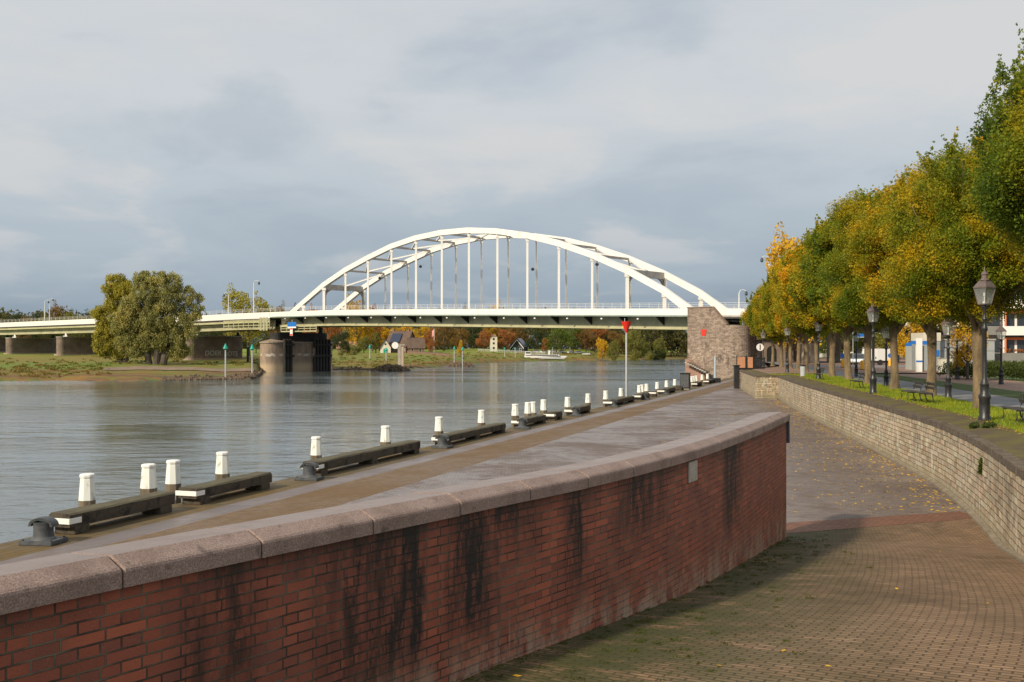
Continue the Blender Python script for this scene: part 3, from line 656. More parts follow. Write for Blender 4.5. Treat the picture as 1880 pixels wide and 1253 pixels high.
# white mooring posts on the water side
posts = [160, 273, 318, 408.5, 580.5, 708, 806, 884, 946, 969, 978.6, 998, 1042, 1079.5, 1112, 1140, 1173.6, 1178.8, 1187, 1206.7, 1223.8, 1239, 1265, 1270, 1274, 1278.5, 1289, 1299]
hts = {160: 870, 273: 852, 318: 845, 408.5: 830, 580.5: 802, 708: 782, 806: 765.5, 884: 753, 946: 742, 969: 739, 978.6: 738, 998: 734}
def post_mesh():
    m_ = MB(); m_.lathe([(.255, 0), (.24, .6), (.215, .72)], 8, rot=R(22.5)); return m_
p0 = None
for i, px in enumerate(posts):
    s = s_at(px, -.42); x, y, _ = EP(s, -.42); top = -(hts.get(px, 0)-642)*y/F if px in hts else -2.92
    side = 'nearest, at the far left' if i == 0 else ('farthest, beside the steps' if i == len(posts)-1 else ORD[i]+' counted from the left')
    lab = 'white topped mooring post behind the quay edge, '+side
    rs = random.Random(i)
    if p0 is None:
        t = thing('mooring_post', lab, 'mooring post', (x, y, top), rs.uniform(0, 6), 'white topped mooring posts in the water along the quay'); p0 = t
        MB().lathe([(.205, -5), (.195, -.60)], 8, rot=R(22.5)).build('post_shaft', M_postb, t)
        MB().lathe([(.195, -.60), (.192, -.56), (.158, -.12), (.153, -.095)], 8, rot=R(22.5)).build('painted_shaft', M_postw, t)
        MB().lathe([(.153, -.095), (.172, -.08), (.175, -.02), (.15, 0)], 8, rot=R(22.5)).build('post_cap', M_plank, t, bevel=.008)
    else:
        o = dup(p0, (x, y, top), rs.uniform(0, 6), lab); k = rs.uniform(.93, 1.06); o.scale = (k, k, 1); 
# bollards
bs2 = [(80, 1003), (568, 882), (812, 822), (959, 784), (1057, 762), (1127, 746), (1184, 732), (1222, 722)]
b0_ = None
blab = ['in the lower left corner', 'before the third beam', 'before the fourth beam', 'before the fifth beam', 'before the seventh beam', 'before the eighth beam', 'before the ninth beam', 'before the eleventh beam, the farthest']
for i, (px, py) in enumerate(bs2):
    s = s_at(px, .80); loc = EP(s, .80)
    lab = 'grey cast iron bollard with curved horn, '+blab[i]
    if b0_ is None:
        t = thing('mooring_bollard', lab, 'bollard', loc, ang+R(10), 'cast iron bollards on the quay'); b0_ = t
        MB().box(-.36, .36, -.30, .30, 0, .09).build('foot_plate', M_iron, t, bevel=.015)
        MB().lathe([(.25, .09), (.235, .12), (.20, .15), (.19, .22), (.19, .40), (.20, .43)], 20).build('neck', M_iron, t, smooth=True)
        m_ = MB(); pts = []; 
        for k in range(13):
            a = R(-8+196*k/12); pts.append((math.cos(a)*.235, 0, .37+math.sin(a)*.135))
        vs = []; fs = []
        for k, (x, _, z) in enumerate(pts):
            a = R(-8+196*k/12); nx, nz_ = math.cos(a), math.sin(a)
            for (o_, w) in ((-.030, -.11), (.022, -.125), (.03, 0), (.022, .125), (-.030, .11)): vs.append((x+nx*o_, w, z+nz_*o_))
        for k in range(12):
            for c in range(5): fs.append((k*5+c, k*5+(c+1) % 5, (k+1)*5+(c+1) % 5, (k+1)*5+c))
        fs += [(0, 1, 2, 3, 4), tuple(reversed(range(60, 65)))]
        m_.add(vs, fs).build('horn', M_iron, t, smooth=True)
        for sx in (-1, 1):
            for sy in (-1, 1): MB().lathe([(.03, .09), (.03, .115), (.02, .12)], 6, c=(sx*.30, sy*.24)).build('bolt', M_iron, t)
    else: dup(b0_, loc, ang+R(rnd.uniform(-8, 12)), lab)
# red triangle marker pole
s = s_at(1150, .35); x, y, z = EP(s, .35)
t = thing('marker_pole', 'tall grey pole with red downward triangle topmark on the quay edge', 'navigation mark', (x, y, z))
MB().lathe([(.14, 0), (.14, .05), (.075, .08), (.07, 4.9), (.05, 5.3)], 12).build('pole', M_galv, t, smooth=True)
MB().lathe([(.04, 5.08), (.20, 5.48), (.40, 5.96), (.02, 5.97)], 20).build('topmark', M_red, t)
# black bin/cabinet on the quay edge and blue ladder mast at the steps
s = s_at(1258, .6); x, y, z = EP(s, .6)
t = thing('control_cabinet', 'tall black cabinet on the quay edge between two fender beams', 'cabinet', (x, y, z), ang)
MB().box(-.45, .45, -.4, .4, .08, 1.55).build('housing', M_black, t, bevel=.03); MB().box(-.5, .5, -.45, .45, 1.55, 1.63).build('lid', M_black, t, bevel=.02)
MB().box(-.40, .40, -.425, -.402, .2, 1.45).build('door', M_iron, t); MB().box(-.42, .42, -.38, .38, 0, .08).build('plinth', M_conc, t)
s = s_at(1313, .8); x, y, z = EP(s, .8)
t = thing('gangway_mast', 'pale blue mast with a dark foot at the far end of the quay', 'mast', (x, y, z))
MB().lathe([(.13, .3), (.11, 2.9), (.07, 3.1)], 10).build('mast', worn('pale blue paint', (.42, .52, .60), (.32, .42, .50), 2, .5), t, smooth=True)
MB().box(-.6, .6, -.3, .3, 0, .55).build('foot_box', M_black, t, bevel=.03)

# ================================================================ ARCH BRIDGE
P0 = np.array([-57., 255.7]); bu = np.array([.7504, -.6608]); bn = np.array([.6608, .7504])
def B(s, e, z): p = P0+bu*s-bn*e; return (p[0], p[1], z)
def s_px(px, e):
    t = (px-940)/F; a = P0-bn*e; return (t*a[1]-a[0])/(bu[0]-t*bu[1])
FE = 2.7                                     # fascia distance in front of the near arch
prof_px = [(-900, 600), (0, 593), (185, 585), (345, 581), (440, 575.5), (520, 572.5), (600, 569.6), (700, 568.4), (861, 567.6), (1050, 567.1), (1265, 566.8)]
dS = [s_px(x, FE) for x, _ in prof_px]; dZ = [(642-y)*(B(s, FE, 0)[1])/F for (x, y), s in zip(prof_px, dS)]
dS += [129, 143, 157, 168, 190, 260]; dZ += [6.75, 5.8, 4.7, 4.2, 3.8, 3.3]
zt = lambda s: ip(s, dS, dZ)
def run(s0, s1, step): n = max(1, int(round(abs(s1-s0)/step))); return [s0+(s1-s0)*i/n for i in range(n+1)]
def strake(m_, s0, s1, e0, e1, za, zb, step=8.):       # a long member following the deck profile
    ss = run(s0, s1, step); vs = []
    for s in ss: z = zt(s); vs += [B(s, e0, z+za), B(s, e1, z+za), B(s, e1, z+zb), B(s, e0, z+zb)]
    fs = [(i*4+c, i*4+(c+1) % 4, (i+1)*4+(c+1) % 4, (i+1)*4+c) for i in range(len(ss)-1) for c in range(4)]+[(0, 1, 2, 3), (4*len(ss)-1, 4*len(ss)-2, 4*len(ss)-3, 4*len(ss)-4)]
    m_.add(vs, fs); return m_
BWd = 9.2                                    # spacing of the two arches
W_ = 12.4
br = thing('arch_bridge', 'big white steel tied-arch road bridge crossing the river', 'bridge', (0, 0, 0))
strake(MB(), -2, 120.5, -W_-FE, FE-.05, -1.35, -1.05).build('deck', M_roadtop, br)
strake(MB(), -2, 120.5, FE-.12, FE, -1.15, 0).build('fascia', M_white, br)
strake(MB(), -2, 120.5, FE-.1, FE+.06, -1.40, -1.15).build('fascia_edge', M_teal, br)
strake(MB(), -2, 120.5, -W_-FE, -W_-FE+.12, -1.3, 0).build('fascia', M_white, br)
strake(strake(MB(), -1, 120.5, -.1, .1, -3.25, -1.36), -1, 120.5, -W_-.1, -W_+.1, -3.3, -1.36).build('main_girder', M_khaki, br)
strake(MB(), -1, 120.5, -.35, .35, -3.62, -3.25).build('bottom_flange', M_khaki2, br)
strake(MB(), -1, 120.5, -W_-.35, -W_+.35, -3.65, -3.3).build('bottom_flange', M_khaki2, br)
m_ = MB()
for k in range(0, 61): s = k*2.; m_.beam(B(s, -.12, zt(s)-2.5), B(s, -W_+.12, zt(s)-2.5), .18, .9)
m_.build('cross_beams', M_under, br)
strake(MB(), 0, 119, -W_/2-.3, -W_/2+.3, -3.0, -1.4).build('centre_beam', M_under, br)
for k in range(1, 15):       # triangular cantilever brackets under the footway
    s = k*8.; z = zt(s)
    m_ = MB(); vs = [B(s+d, e, z+h) for d in (-.12, .12) for e, h in ((.1, -1.42), (FE-.2, -1.42), (FE-.2, -1.55), (.1, -2.9))]
    m_.add(vs, [(0, 1, 2, 3), (7, 6, 5, 4), (0, 4, 5, 1), (1, 5, 6, 2), (2, 6, 7, 3), (3, 7, 4, 0)]).build('bracket', M_under, br)
    MB().lathe([(.05, -.2), (.20, -.12), (.20, .08), (.06, .14)], 10).build('deck_light', M_plank, br, loc=Vector(B(s-4, FE-.25, z-1.72)))
def railing(par, s0, s1, e, mt, post=2.):
    m_ = MB(); 
    for h in (.98, .68, .40): strake(m_, s0, s1, e-.02, e+.02, h-.018, h+.018)
    for s in run(s0, s1, post): m_.beam(B(s, e, zt(s)-.1), B(s, e, zt(s)+.98), .045, .045)
    m_.build('railing', mt, par)
railing(br, -2, 120.5, FE-.15, M_white); railing(br, -2, 120.5, -W_-FE+.2, M_white, 3.)
# arches: node heights measured at each hanger (top chord, above the eye)
AZ = [9.2, 12.0, 16.0, 19.1, 21.5, 23.6, 24.9, 25.5, 25.4, 24.6, 23.2, 21.1, 18.4, 15.1, 11.1, 6.6]
def az(k): return ip(k, range(16), AZ)
RB = 1.15                                    # rib depth
def rib(e):
    m_ = MB(); vs = []; ks = [-.05]+list(range(1, 15))+[15.05]; pts = [(k*8., az(k)) for k in ks]
    for i, (s, z) in enumerate(pts):
        a = pts[max(i-1, 0)]; b_ = pts[min(i+1, 15)]; dx, dz = b_[0]-a[0], b_[1]-a[1]; L = math.hypot(dx, dz); nx, nz_ = dz/L, -dx/L
        if i in (0, 15): sx, sz = s, z-1.5 if i == 0 else z-1.0
        else: sx, sz = s, z
        d = RB if 0 < i < 15 else RB*1.25
        vs += [B(s, e-.45, sz), B(s, e+.45, sz), B(s+nx*d, e+.45, sz+nz_*d), B(s+nx*d, e-.45, sz+nz_*d)]
    fs = [(i*4+c, i*4+(c+1) % 4, (i+1)*4+(c+1) % 4, (i+1)*4+c) for i in range(15) for c in range(4)]+[(0, 1, 2, 3), (63, 62, 61, 60)]
    return m_.add(vs, fs).build('arch_rib', M_white, br)
rib(0); rib(-W_)
for e in (0, -W_):
    for k in range(1, 15):
        s = k*8.; z1 = az(k)-RB*.85; z0 = zt(s)-1.3
        m_ = MB(); w = .42 if 2 < k < 13 else .62
        m_.beam((0, 0, 0), Vector(B(s, e, z1))-Vector(B(s, e, z0)), w, w*.9); h = z1-z0
        m_.beam((0, 0, h-.9), (0, 0, h+.1), w*1.5, w*1.2)
        m_.build('hanger', M_white, br, loc=Vector(B(s, e, z0)))
for k in range(2, 14):
    s = k*8.; zc_ = az(k)-.65
    if k in (2, 13):
        m_ = MB(); m_.beam(B(s, -.3, zc_-.4), B(s, -W_+.3, zc_-.4), .5, 1.3)
        for e0, sg in ((-.3, -1), (-W_+.3, 1)):
            for q in range(7):
                a0, a1 = R(90*q/7), R(90*(q+1)/7); r_ = 2.3
                c0 = e0+sg*r_; f = lambda a: (c0-sg*r_*math.cos(a), zc_-1.05-r_+r_*math.sin(a))
                (ea, za), (eb, zb) = f(a0), f(a1)
                vs = [B(s+d, ee, zz) for d in (-.2, .2) for ee, zz in ((ea, za), (eb, zb), (eb, zc_-.9), (e0, zc_-.9), (e0, za))]
                m_.add(vs, [(0, 1, 2, 3, 4), (9, 8, 7, 6, 5), (0, 5, 6, 1)])
            m_.beam(B(s, e0, zt(s)), B(s, e0, zc_-.5), .5, .45)
        m_.build('portal_frame', M_grime, br)
    else:
        MB().beam(B(s, -.3, zc_), B(s, -W_+.3, zc_), .4, .42).build('cross_strut', M_grime, br)
    if k < 13:
        m_ = MB(); md = B(s, -W_/2, zc_)
        if k < 7:
            m_.beam(md, B(s+8, -.3, az(k+1)-.65), .3, .32).beam(md, B(s+8, -W_+.3, az(k+1)-.65), .3, .32)
        else:
            md = B(s+8, -W_/2, az(k+1)-.65); m_.beam(md, B(s, -.3, zc_), .3, .32).beam(md, B(s, -W_+.3, zc_), .3, .32)
        m_.build('wind_brace', M_white, br)
for k in range(3): pass
# suspended lamps between the arches
hl = None
for i, (px, py, k) in enumerate([(697, 511, 4), (772, 490, 6), (978, 495, 10), (1096, 486, 12.1)]):
    s = s_px(px, -W_/2); p = B(s, -W_/2, 0); z = (642-py)*p[1]/F
    t = thing('hanging_lamp', 'small dark lamp hung between the arches, '+['nearest the left end', 'left of the crown', 'right of the crown', 'nearest the right end'][i], 'lamp', (p[0], p[1], z), math.atan2(bu[1], bu[0]), 'lamps hung between the bridge arches')
    MB().lathe([(.12, .35), (.34, .15), (.36, -.12), (.1, -.28)], 10).build('lamp_head', M_black, t)
    zz = az(s/8)-1.1-z
    MB().tube([(0, -W_/2+.5, zz), (0, -1.5, .55), (0, 0, .4), (0, 1.5, .55), (0, W_/2-.5, zz)], .012, 4).build('cable', M_galv, t)
    MB().tube([(0, 0, .3), (0, 0, .45)], .04, 5).build('hook', M_galv, t)

# approach viaduct on the far bank
vi = thing('approach_viaduct', 'long low steel girder viaduct carrying the road over the far bank', 'viaduct')
strake(MB(), -330, -2.1, -W_-FE, FE-.05, -1.9, -1.5).build('deck', M_roadtop, vi)
strake(MB(), -330, -2.1, FE-.12, FE, -1.55, 0).build('fascia', M_white, vi)
m_ = MB()
for s in run(-328, -4, 4.): m_.beam(B(s, FE-.05, zt(s)-2.25), B(s, -1.5, zt(s)-2.25), .2, .5)
m_.build('brackets', M_khaki2, vi)
strake(MB(), -330, -2.1, FE-.25, FE-.08, -2.55, -2.05).build('outer_beam', M_khaki2, vi)
strake(strake(MB(), -330, -2.1, .9, 1.1, -4.1, -1.9), -330, -2.1, -W_, -W_+.2, -4.1, -1.9).build('main_girder', M_khaki, vi)
strake(MB(), -330, -2.1, .7, 1.35, -4.25, -4.1).build('bottom_flange', M_khaki2, vi)
m_ = MB()
for s in run(-328, -4, 4.): m_.beam(B(s, 1, zt(s)-2.6), B(s, -W_, zt(s)-2.6), .3, 1.1)
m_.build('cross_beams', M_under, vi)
railing(vi, -330, -2.1, FE-.15, M_white, 3.); 
# approach viaduct on the near (street) side
v2 = thing('street_viaduct', 'concrete road viaduct running on from the arch bridge above the street behind the trees', 'viaduct')
strake(MB(), 120.6, 255, -W_-FE, FE-.05, -1.7, -1.1).build('deck', M_roadtop, v2)
strake(MB(), 120.6, 255, FE-.15, FE, -1.15, 0).build('fascia', M_white, v2)
strake(MB(), 120.6, 255, FE-.12, FE+.05, -1.45, -1.15).build('fascia_edge', M_conc, v2)
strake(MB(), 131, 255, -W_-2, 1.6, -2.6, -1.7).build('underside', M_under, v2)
railing(v2, 120.6, 250, FE-.15, M_white, 2.5)
for s, e in ((139.6, .9), (139.6, -8.5), (163, .9), (163, -8.5), (186, .9), (186, -8.5)):
    x, y, _ = B(s, e, 0); zt_ = zt(s)-2.6
    MB().lathe([(1.15, -2.2), (1.05, zt_-.8), (1.5, zt_-.2), (1.5, zt_)], 16).build('support_column', worn('pale column concrete', (.55, .49, .40), (.42, .37, .30), .5, .8), v2, smooth=True, loc=(0, 0, 0)).location = (x, y, 0)

def wallstrip(name, path, z0f, z1f, m, parent, nz=1):
    vs = []; uvw = []; s = 0; pv = path[0]
    for i, p in enumerate(path):
        s += math.dist(p, pv); pv = p; a, b_ = z0f(i), z1f(i); vs += [(p[0], p[1], a), (p[0], p[1], b_)]; uvw += [(s, a), (s, b_)]
    n = len(path); fs = [(2*i, 2*i+2, 2*i+3, 2*i+1) for i in range(n-1)]
    base = len(vs); vs += [(p[0], p[1], z1f(i)) for i, p in enumerate(path)]; uvw += [(p[0], p[1]) for p in path]
    fs.append(tuple(range(base, base+n)))
    return MB().add(vs, fs).build(name, m, parent, uv=uvw)
ab = thing('bridge_abutment', 'massive mottled brick bridge abutment with a sloping parapet and rounded corner', 'abutment')
C_ = lambda s, e: B(s, e, 0)[:2]
arc = [C_(126.6+2.6*math.sin(R(a)), .9+2.6*math.cos(R(a))) for a in range(0, 91, 10)]
path = [C_(118.9, -16), C_(118.9, 3.5)]+[C_(118.9+i*1.1, 3.5) for i in range(1, 7)]+arc+[C_(129.2, -16), C_(118.9, -16)]
wallstrip('masonry_body', path, lambda i: -6.5, lambda i: 3.35, M_abut, ab)
arc = [C_(126.6+2.6*math.sin(R(a)), .9+2.6*math.cos(R(a))) for a in range(0, 91, 6)]
arc2 = [C_(126.6+2.0*math.sin(R(a)), .9+2.0*math.cos(R(a))) for a in range(90, -1, -6)]
pth = arc+arc2+[arc[0]]; wallstrip('curved_parapet', pth, lambda i: 3.34, lambda i: 4.05, M_abut, ab)
el_ = [(118.9, 7.05), (123.6, 7.05), (126.3, 4.12), (126.6, 4.05)]
vs = [B(s, 3.502, z) for s, z in el_]+[B(s, 3.502, 3.35) for s, _ in reversed(el_)]+[B(s, 2.85, z) for s, z in el_]+[B(s, 2.85, 3.35) for s, _ in reversed(el_)]
uvw = [(s, z) for s, z in el_]+[(s, 3.35) for s, _ in reversed(el_)]; uvw = uvw*2
MB().add(vs, [tuple(range(8)), tuple(reversed(range(8, 16)))]+[(i, (i+1) % 8, 8+(i+1) % 8, 8+i) for i in range(8)]).build('sloping_parapet', M_abut, ab, uv=uvw)
m_ = MB(); cap = [(118.8, 7.05), (123.65, 7.05), (126.4, 4.10)]
for (s0, z0), (s1, z1) in zip(cap[:-1], cap[1:]): m_.beam(B(s0, 3.17, z0+.08), B(s1, 3.17, z1+.08), .85, .16)
m_.build('parapet_cap', worn('brown cap stone', (.24, .17, .13), (.16, .11, .09), .8, .85), ab)
# recessed wall with a dark arched doorway behind the abutment
pth = [C_(129.3, -3.2), C_(133.6, -3.2), C_(133.6, -14), C_(129.3, -14), C_(129.3, -3.2)]
wallstrip('recessed_wall', pth, lambda i: -3, lambda i: 3.9, worn('plain brown render', (.17, .125, .10), (.13, .10, .08), .5, .9), ab)
vs = []; dd = [(130.2, -2.6), (132.0, -2.6), (132.0, -.3)]+[(131.1+.9*math.cos(R(a)), -.3+.9*math.sin(R(a))) for a in range(15, 180, 15)]+[(130.2, -.3)]
MB().add([B(s, -3.17, z) for s, z in dd], [tuple(range(len(dd)))]).build('arched_doorway', mat('dark opening', (.006, .006, .006), .9), ab)
# pink stair wing at the foot of the abutment
st_ = thing('river_steps', 'low pinkish brick stair wing curving down to the water at the foot of the abutment', 'steps')
zz = [-1.6, -1.8, -2.3, -2.9, -3.5, -3.95]; pp = [C_(119.0+i*.75, 4.4) for i in range(6)]
vs = []; 
for i, p in enumerate(pp): vs += [(p[0], p[1], -6.2), (p[0], p[1], zz[i])]; q = C_(119.0+i*.75, 3.55); vs += [(q[0], q[1], -6.2), (q[0], q[1], zz[i])]
fs = []
for i in range(5): a = 4*i; b_ = a+4; fs += [(a, b_, b_+1, a+1), (a+2, a+3, b_+3, b_+2), (a+1, b_+1, b_+3, a+3)]
fs += [(0, 1, 3, 2), (20, 22, 23, 21)]
M_pink = worn('pinkish brick', (.36, .22, .16), (.26, .16, .12), 1.2, .85)
MB().add(vs, fs).build('wing_wall', M_pink, st_)
m_ = MB()
for i in range(9): s = 120+i*.45; m_.beam(B(s, 4.45, -2.2-i*.19), B(s, 5.8, -2.2-i*.19), .45, .19)
m_.build('treads', M_conc, st_)
t = thing('red_daymark', 'small red triangular daymark fixed high on the abutment wall', 'navigation mark', B(s_px(1292, 3.55), 3.56, 2.85), math.atan2(bu[1], bu[0]))
MB().add([(-.55, -.04, .5), (.55, -.04, .5), (.30, -.04, -.55), (-.30, -.04, -.55), (-.55, .04, .5), (.55, .04, .5), (.30, .04, -.55), (-.30, .04, -.55)], [(3, 2, 1, 0), (4, 5, 6, 7), (0, 1, 5, 4), (1, 2, 6, 5), (2, 3, 7, 6), (3, 0, 4, 7)]).build('board', M_red, t)
MB().box(-.04, .04, .045, .09, -.8, .4).build('bracket', M_galv, t)
p = B(s_px(1146.5, FE+.1), FE+.1, 0); 
t = thing('yellow_board', 'yellow square shipping board hung on the bridge girder', 'sign', (p[0], p[1], (642-597)*p[1]/F), math.atan2(bu[1], bu[0]))
MB().box(-.42, .42, -.03, .03, -.5, .5).build('board', mat('yellow board', (.9, .55, .02), .5), t, bevel=.01); MB().box(-.05, .05, .03, .12, -.5, 1.2).build('bracket', M_galv, t)

# piers
def stadium(s0, hw, e1, e2, n=9):
    pts = [C_(s0+hw*math.cos(R(a)), e1+hw*math.sin(R(a))) for a in np.linspace(0, 180, n)]
    return pts+[C_(s0-hw*math.cos(R(a)), e2-hw*math.sin(R(a))) for a in np.linspace(0, 180, n)]
t = thing('river_pier', 'massive rounded brick river pier with dark fender piles under the left arch foot', 'bridge pier')
MB().prism([p for p in stadium(-1.2, 2.55, 3.1, -13.0)], -9, 1.55).build('pier_body', M_pier, t, smooth=True)
MB().prism([p for p in stadium(-1.2, 2.75, 3.1, -13.0)], 1.55, 1.95).build('pier_coping', worn('pale pier coping', (.36, .29, .23), (.24, .19, .15), .6, .8), t)
MB().prism([p for p in stadium(-1.2, 1.6, 1.4, -12.5)], 1.95, 4.2).build('bearing_block', M_under, t)
vs = stadium(-1.2, 2.3, 3.1, -1.5); cpt = C_(-1.2, 1.6)
MB().add([(x, y, 1.95) for x, y in vs]+[(*cpt, 2.9)], [(i, (i+1) % len(vs), len(vs)) for i in range(len(vs))]).build('pier_cone', M_pier, t)
for e in (-.1, -W_): x, y, _ = B(-1.2, e, 0); MB().lathe([(.8, 2.5), (.55, 4.6), (.55, 6.2)], 8).build('bearing', M_under, t, loc=(0, 0, 0)).location = (x, y, 0)
for gi, (ea, eb) in enumerate(((1.0, -1.6), (-8.2, -13.4))):
    for e in np.arange(ea, eb, -.95):
        x, y, _ = B(1.75, e, 0); MB().lathe([(.40, -8), (.38, 2.6)], 8).build('fender_pile', M_under, t).location = (x, y, 0)
    MB().beam(B(2.2, ea+.4, 1.2), B(2.2, eb, 1.2), .3, .5).beam(B(2.2, ea+.4, -1.6), B(2.2, eb, -1.6), .3, .5).build('fender_waling', M_under, t)
pl = ['nearest the river behind the willow, with white graffiti', 'hidden behind the willow crown', 'second from the left of the photo', 'leftmost complete one', 'cut off by the left edge of the photo']
for i, s in enumerate((-38.4, -76.8, -115.2, -153.6, -192)):
    t = thing('flood_pier', 'low brown viaduct pier with rounded nose, '+pl[i], 'bridge pier', group='brown viaduct piers on the far bank')
    zb = zbank(*C_(s, 0)); zt_ = zt(s)-4.25-1.35
    MB().prism([p for p in stadium(s, 1.5, 2.6, -12.0)], zb-1.5, zt_).build('pier_body', M_pierb, t)
    MB().prism([p for p in stadium(s, 1.9, 2.9, -12.3)], zb-1.5, zb+.45).build('plinth', worn('sandy plinth', (.42, .33, .25), (.30, .23, .17), .5, .9), t)
    MB().prism([p for p in stadium(s, 1.62, 2.6, -12.0)], zt_, zt_+.3).build('cap', M_conc, t)
    for e in (1.0, -W_+.1):
        m_ = MB(); m_.beam(B(s, e, zt_+.3), B(s, e, zt_+1.4), .55, .8); m_.beam(B(s, e, zt_+.3), B(s, e, zt_+.6), 1.3, 1.5); m_.build('bearing', M_white if e > 0 else M_under, t)
    if i == 0:
        for txt, e0, sz, zo in (('DOER', -.7, 1.95, 1.25), ('tOTS', -7.3, 1.75, 1.15)):
            cu = bpy.data.curves.new('lettering', 'FONT'); cu.body = txt; cu.size = sz; cu.extrude = .004; cu.shear = .12
            tmp = bpy.data.objects.new('tmp', cu); COL.objects.link(tmp); bpy.context.view_layer.update()
            me = bpy.data.meshes.new_from_object(tmp.evaluated_get(bpy.context.evaluated_depsgraph_get())); bpy.data.objects.remove(tmp)
            gm = bpy.data.objects.new('graffiti', me); COL.objects.link(gm); me.materials.clear(); me.materials.append(mat('white spray paint', (.5, .5, .5), .8))
            gm.parent = t; X = Vector((bn[0], bn[1], 0)); Z = Vector((0, 0, 1)); Yv = X.cross(Z)
            M = Matrix((X, Z, X.cross(Z))).transposed().to_4x4(); p = B(s+1.52, e0, zb+zo); M.translation = Vector(p); gm.matrix_world = M; gm['label'] = 'white spray painted letters'

# inspection gantry and signs by the river pier
t = thing('inspection_gantry', 'khaki steel inspection gantry with railings hung under the deck left of the river pier', 'gantry')
m_ = MB(); zg = lambda s: zt(s)-3.9
strake(m_, -21, -3.5, FE-.1, FE+.9, -4.3, -4.05).build('platform', M_khaki2, t)
m_ = MB()
for h in (-1.9, -2.5, -3.2): strake(m_, -21, -1, FE+.82, FE+.9, h-.12, h+.06)
for s in run(-21, -1, 2.2): m_.beam(B(s, FE+.86, zt(s)-4.1), B(s, FE+.86, zt(s)-1.8), .14, .14)
m_.build('guard_rail', M_khaki2, t)
m_ = MB()
for s in (-4.5, -3.2, -2.): m_.beam(B(s, FE+.95, zt(s)-4.6), B(s, FE+.95, zt(s)-1.3), .5, .35)
m_.build('end_frame', M_khaki, t)
strake(MB(), 2, 16, FE-1.2, FE-.4, -5.0, -4.75).build('platform', M_khaki2, t)
m_ = MB()
for h in (-3.7, -4.2): strake(m_, 2, 16, FE-.45, FE-.35, h-.1, h+.06)
for s in run(2, 16, 2.3): m_.beam(B(s, FE-.4, zt(s)-4.8), B(s, FE-.4, zt(s)-3.6), .14, .14)
m_.build('guard_rail', M_khaki2, t)
for px, py, w, h, cols, nm, lab in ((536, 596, 3.4, 1.1, (M_blue, M_plank), 'blue_sign', 'blue and white shipping sign hanging below the bridge deck above the pier'), (535, 609.5, 1.0, 1.9, (M_plank, M_red), 'red_white_sign', 'red and white rectangular shipping sign below the blue sign')):
    s = s_px(px, FE+.3); p = B(s, FE+.3, 0); t = thing(nm, lab, 'sign', (p[0], p[1], (642-py)*p[1]/F), math.atan2(bu[1], bu[0]))
    MB().box(-w/2, w/2, -.04, .04, -h/2, h/2).build('board', cols[0], t)
    if cols[0] is M_blue: MB().box(-w/2, w/2, -.06, -.042, -h/2-.35, -h/2).build('lower_panel', cols[1], t)
    else: MB().box(-w*.45, w*.45, -.05, -.042, h*.28, h*.48).box(-w*.45, w*.45, -.05, -.042, -h*.48, -h*.28).build('red_bars', cols[1], t)
    MB().box(-.06, .06, .04, .12, -h/2, h/2+.6).build('bracket', M_galv, t)
t = thing('covered_stair', 'teal grey covered stair climbing to the pier from the far bank', 'stair')
a = Vector(onbank(455, 262)); a.z = 0.6; b_ = Vector(PX(486, 620, 262)); m_ = MB()
m_.beam(a, b_, .9, .25).beam(a+Vector((0, 0, 1.2)), b_+Vector((0, 0, 1.2)), .9, .08).build('flight', M_teal, t)
m_ = MB()
for q in range(8): p = a.lerp(b_, q/7); m_.beam(p+Vector((0, -.4, 0)), p+Vector((0, -.4, 1.2)), .1, .1)
m_.build('side_rail', worn('teal panel', (.20, .36, .36), (.14, .26, .26), 1, .6), t)
MB().beam((a.x, a.y, zbank(a.x, a.y)-.5), (a.x, a.y, a.z), .5, .5).build('stair_post', M_under, t)

# road lamp columns on the bridge and viaducts
for i, (px, e, h, side, lab) in enumerate([(82, 2.0, 7.3, 1, 'left one of the pair at the far left of the viaduct'), (90.8, -W_-1.5, 9.6, 1, 'right one of the pair at the far left of the viaduct'), (419.5, -W_-1.5, 7.6, -1, 'left one of the pair before the autumn tree'), (466, 2.0, 8.6, 1, 'right one of the pair beside the autumn tree'), (1412, -W_-1.2, 10.2, -1, 'rising above the tree row at the right end of the bridge'), (1357, -W_-1.5, 4.3, 1, 'small one beyond the right arch foot')]):
    s = s_px(px, e); x, y, z = B(s, e, zt(s)-.9); t = thing('road_lamp', 'white road lamp column, '+lab, 'street lamp', (x, y, z), 0, 'white road lamp columns on the bridge')
    MB().lathe([(.20, 0), (.18, 1), (.12, h-.5), (.11, h)], 8).build('column', M_lampw, t, smooth=True)
    MB().tube([(0, 0, h-.1), (.25*side, 0, h+.45), (.8*side, 0, h+.55), (1.3*side, 0, h+.3)], .07, 6).build('arm', M_lampw, t)
    MB().lathe([(.08, h+.3), (.26, h+.05), (.30, h-.35), (.12, h-.55)], 10, c=(1.3*side, 0)).build('lamp_head', M_iron, t)

